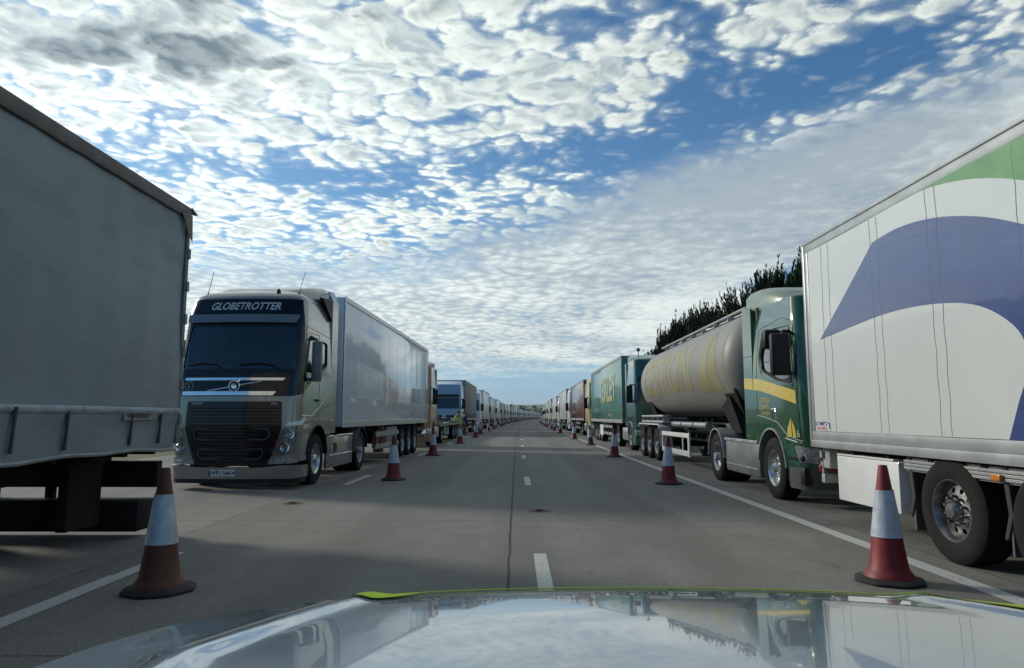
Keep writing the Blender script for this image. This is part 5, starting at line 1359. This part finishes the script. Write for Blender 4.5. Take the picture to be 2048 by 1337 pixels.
# ================================================================== PEOPLE
def person(loc, rz, label, top, legs, hair, lean=0.):
    skin = mat("skin", (.42, .27, .20), .6)
    V = {'pel': (0, 0, .95), 'chest': (0, -.02-lean*.5, 1.32), 'neck': (0, -.03-lean, 1.50), 'head': (0, -.05-lean, 1.64), 'crown': (0, -.04-lean, 1.76)}
    rad = {'pel': .145, 'chest': .165, 'neck': .06, 'head': .098, 'crown': .075}
    ed = [('pel', 'chest'), ('chest', 'neck'), ('neck', 'head'), ('head', 'crown')]
    for s, n_ in ((-1, 'l'), (1, 'r')):
        V['hip'+n_] = (s*.10, 0, .90); V['kn'+n_] = (s*.12, -.04*s, .50); V['an'+n_] = (s*.13, .03, .09); V['toe'+n_] = (s*.15, -.16, .04)
        V['sh'+n_] = (s*.19, -.02-lean*.8, 1.42); V['el'+n_] = (s*.27, .02-lean*.8, 1.14); V['wr'+n_] = (s*.25, -.12-lean, .92); V['ha'+n_] = (s*.24, -.16-lean, .83)
        rad.update({'hip'+n_: .10, 'kn'+n_: .068, 'an'+n_: .05, 'toe'+n_: .04, 'sh'+n_: .075, 'el'+n_: .05, 'wr'+n_: .036, 'ha'+n_: .04})
        ed += [('pel', 'hip'+n_), ('hip'+n_, 'kn'+n_), ('kn'+n_, 'an'+n_), ('an'+n_, 'toe'+n_), ('chest', 'sh'+n_), ('sh'+n_, 'el'+n_), ('el'+n_, 'wr'+n_), ('wr'+n_, 'ha'+n_)]
    ks = list(V)
    def sk(name, keys, edges, m_, parent, k=1., rz_=0., loc_=(0, 0, 0)):
        me = bpy.data.meshes.new(name); me.from_pydata([V[q] for q in keys], [(keys.index(a), keys.index(b)) for a, b in edges], [])
        o = bpy.data.objects.new(name, me); COL.objects.link(o); o.parent = parent; me.materials.append(m_)
        o.location = loc_; o.rotation_euler = (0, 0, rz_)
        sm = o.modifiers.new("skin", 'SKIN')
        for i, q in enumerate(keys): me.skin_vertices[0].data[i].radius = (rad[q]*k, rad[q]*k*(.8 if q in ('pel', 'chest') else 1)); me.skin_vertices[0].data[i].use_root = (i == 0)
        sm.use_smooth_shade = True; su = o.modifiers.new("sub", 'SUBSURF'); su.levels = 2; su.render_levels = 2
        return o
    p = sk("person", ks, ed, skin, None, 1., rz, loc); tag(p, label, "person")
    up = [q for q in ks if q in ('pel', 'chest') or q[:2] in ('sh', 'el', 'wr')]
    sk("jacket", up, [e for e in ed if e[0] in up and e[1] in up], top, p, 1.12)
    lo = [q for q in ks if q == 'pel' or q[:3] in ('hip', 'knl', 'knr', 'anl', 'anr')]
    sk("trousers", lo, [e for e in ed if e[0] in lo and e[1] in lo], legs, p, 1.12)
    m = MB(); hx, hy, hz = V['head']; rings = []
    for k in range(6):
        a = pi/2*k/5; r = .108*cos(a)+.002; rings.append([(hx+r*cos(2*pi*i/14), hy+.02+r*1.1*sin(2*pi*i/14), hz+.03+.125*sin(a)) for i in range(14)])
    m.loft(rings); ob("hair", m.mesh("hair", 60), hair, p)
    m = MB()
    for s in (-1, 1): m.box(hx+s*.034-.012, hx+s*.034+.012, hy-.108, hy-.092, hz-.005, hz+.008, .003)
    ob("eyes", m.mesh("eyes"), INK, p)
    m = MB(); m.loft([[(hx-.012, hy-.09, hz-.04), (hx+.012, hy-.09, hz-.04), (hx+.006, hy-.09, hz+.01), (hx-.006, hy-.09, hz+.01)], [(hx-.008, hy-.122, hz-.035), (hx+.008, hy-.122, hz-.035), (hx+.003, hy-.10, hz+.0), (hx-.003, hy-.10, hz+.0)]]); ob("nose", m.mesh("nose"), skin, p)
    return p
HIVIS = mat("hi_vis_yellow", (.55, .62, .12), .7, var=.1); NAVY = mat("navy_cloth", (.02, .035, .10), .85); DARKH = mat("dark_hair", (.02, .015, .012), .8); BROWNC = mat("brown_cloth", (.10, .07, .05), .85)
person((-4.02, 49.6, 0), R(20), "person in a yellow hi-vis jacket standing at the front of the pale blue lorry", HIVIS, NAVY, DARKH, .06)
person((-3.62, 50.6, 0), R(-60), "person in dark blue clothes beside the door of the pale blue lorry", NAVY, BROWNC, DARKH)

# ================================================================== TREES
NEEDLE = mat("conifer_foliage", (.034, .050, .022), .8, var=.5, vscale=1.2, spec=.2)
BARK = mat("conifer_bark", (.07, .05, .035), .9, var=.4, bump=.6)
def conifer_mesh(seed, h=7.3, r=2.3):
    rng = np.random.default_rng(seed); V = []; F = []
    def spray(p, d, ln, w, nb):
        up = np.array([0, 0, 1.]); d = d/np.linalg.norm(d); bend = up*.55 + np.array([.22, -.30, 0])
        a = np.cross(d, up); a /= (np.linalg.norm(a)+1e-6); b = np.cross(a, d)
        for k in range(nb):
            t = rng.random()**.8; q = p + d*ln*t + bend*ln*.5*t*t
            th = rng.random()*2*pi; s = a*cos(th)+b*sin(th)
            dd = d*.75 + s*.55 + up*.45*rng.random() + bend*.4*t; dd /= np.linalg.norm(dd)
            L = w*(1.15-t*.55)*(.6+.8*rng.random()); side = np.cross(dd, s); side /= (np.linalg.norm(side)+1e-6); ww = L*.17
            i = len(V); V.extend([q-side*ww*.5, q+dd*L*.45-side*ww, q+dd*L+bend*L*.15, q+dd*L*.45+side*ww, ]); F.append((i, i+1, i+2, i+3))
        i = len(V); e = p + d*ln + bend*ln*.5; mid = p+d*ln*.5+bend*ln*.13
        V.extend([p-a*.035, p+a*.035, mid+a*.02, e, mid-a*.02]); F.append((i, i+1, i+2, i+3, i+4))
    for k in range(620):
        z = (.05+.95*rng.random()**.85)*h; q = z/h
        rr = r*(1.0-.62*q**2.2)*(.80+.32*sin(3*q*pi+seed)*.5+.35*(rng.random()-.4)); th = rng.random()*2*pi
        f = (.45+.55*rng.random()**.5); p = np.array([cos(th)*rr*f, sin(th)*rr*f, z*.93])
        d = np.array([cos(th)*.7, sin(th)*.7, .55+.9*q])
        spray(p, d, .65+.55*rng.random(), .34, 26)
    for k in range(46):                     # leaders poking out of the top, swept by the wind
        th = rng.random()*2*pi; rr = r*.55*rng.random(); p = np.array([cos(th)*rr, sin(th)*rr, h*(.84+.10*rng.random())])
        spray(p, np.array([cos(th)*.25, sin(th)*.25, 1.2]), .8+.75*rng.random(), .30, 30)
    me = bpy.data.meshes.new("crown"); me.from_pydata([tuple(v) for v in V], [], F); return me
def trunk_mesh():
    m = MB(); m.tube([(0, 0, -.1), (.05, 0, 1.5), (0, .05, 4), (0, 0, 7)], [.24, .19, .12, .04], 10)
    for k in range(14): a = k*2.4; z = 1.2+k*.4; m.tube([(0, 0, z), (cos(a)*.9, sin(a)*.9, z+.5), (cos(a)*1.5, sin(a)*1.5, z+1.2)], [.05, .035, .012], 5)
    return m.mesh("trunk", 40)
tl = ["nearest of the dark conifers, above the green cab", "dark conifer whose tip stands over the green cab's roof", "tall dark conifer just left of the green cab", "dark conifer above the front half of the tank",
      "dark wind-swept conifer above the middle of the tank", "dark wind-swept conifer above the rear half of the tank", "dark conifer sloping down above the tank's rear end", "smallest dark conifer, at the far end of the row behind the tank"]
tp = [(14.6, 33.0, 1.02), (14.3, 37.8, 1.04), (14.2, 42.6, .98), (14.0, 46.8, .90), (14.4, 52.6, .97), (14.2, 57.6, 1.0), (14.3, 63.4, .96), (14.2, 69.8, .86)]
for i, (x, y, s) in enumerate(tp):
    t = empty("conifer_tree", (x, y, 0), i*1.3, tl[i], "tree", "row of dark conifers behind the tank lorry")
    t.scale = (s, s, s*(1.09, 1.11, 1.14, 1.15, 1.22, 1.17, 1.20, 1.12)[i])
    ob("crown", cached('con%d' % (i % 4), lambda: conifer_mesh(11+i % 4)), NEEDLE, t); ob("trunk", cached('trunk', trunk_mesh), BARK, t)

# ================================================================== HILLS AND FAR WOODS
def ridge(name, y0, h, seed, x0, x1, m_, depth=500, kind='structure', label=None, cat=None, dens=160, rough=.25):
    rng = np.random.default_rng(seed); xs = np.linspace(x0, x1, dens)
    prof = sum(np.sin(xs/(x1-x0)*2*pi*f+rng.random()*6.28)*a for f, a in ((1.3, .30), (2.9, .22), (6.1, .10), (13, .05))) + rng.normal(0, rough*.06, dens)
    prof = h*(.75+.5*prof); prof = np.clip(prof, h*.2, None); vs = []; fs = []
    rows = [(0, 0), (.25, .55), (.5, .92), (.65, 1.0), (1.0, .6)]
    for fy, fz in rows:
        for x, p in zip(xs, prof): vs.append((x, y0+depth*fy, -1+p*fz))
    n = dens
    for j in range(len(rows)-1):
        for i in range(n-1): a = j*n+i; fs.append((a, a+1, a+n+1, a+n))
    me = bpy.data.meshes.new(name); me.from_pydata(vs, [], fs)
    for p in me.polygons: p.use_smooth = True
    o = ob(name, me, m_); tag(o, label, cat, None, kind); return o
ridge("hill", 2600, 62, 3, -2600, 2600, mat("far_hill", (.10, .14, .09), .95, var=.4, vscale=.004), 900)
ridge("near_hill", 1500, 26, 8, -1800, 1800, mat("near_hill_fields", (.11, .13, .06), .95, var=.5, vscale=.008), 700)
def wood(name, x0, x1, y, h, seed, label):
    rng = np.random.default_rng(seed); V = []; F = []
    nt = int((x1-x0)/7)
    for i in range(nt):
        x = x0+(x1-x0)*i/nt+rng.random()*5; yy = y+rng.random()*40; hh = h*(.55+.5*rng.random()); r = hh*.42
        for k in range(70):
            v = rng.normal(size=3); v /= np.linalg.norm(v); v *= rng.random()**.33
            p = np.array([x+v[0]*r, yy+v[1]*r, hh*.55+v[2]*hh*.45]); s = hh*.13*(.5+rng.random()); e = rng.normal(size=(3, 3)); i0 = len(V)
            for q in e: V.append(tuple(p+q/np.linalg.norm(q)*s))
            F.append((i0, i0+1, i0+2))
    me = bpy.data.meshes.new(name); me.from_pydata(V, [], F); o = ob(name, me, mat("wood_leaves", (.045, .06, .022), .9, var=.4, vscale=.1)); tag(o, label, "wood", None, 'stuff')
wood("far_wood", -40, 170, 640, 13, 5, "dark green belt of trees beyond the far end of the road")
wood("far_wood", -200, 420, 900, 14, 6, "second belt of trees below the hills")
wood("hedge_belt", 60, 110, 260, 7, 9, "dark hedge belt beyond the right verge")

# ================================================================== HAZE
def haze():
    m = bpy.data.materials.new("haze"); m.use_nodes = True; T = NT(m.node_tree); T.t.nodes.clear()
    v = T.n("ShaderNodeVolumePrincipled"); v.inputs['Density'].default_value = HAZE; v.inputs['Color'].default_value = (.80, .90, 1.0, 1)
    o = T.n("ShaderNodeOutputMaterial"); T.t.links.new(v.outputs[0], o.inputs[1])
    b = MB(); b.box(-4300, 4300, -900, 7200, -3, 160); tag(ob("haze", b.mesh("haze"), m), kind='stuff')
HAZE = .00010
if HAZE: haze()
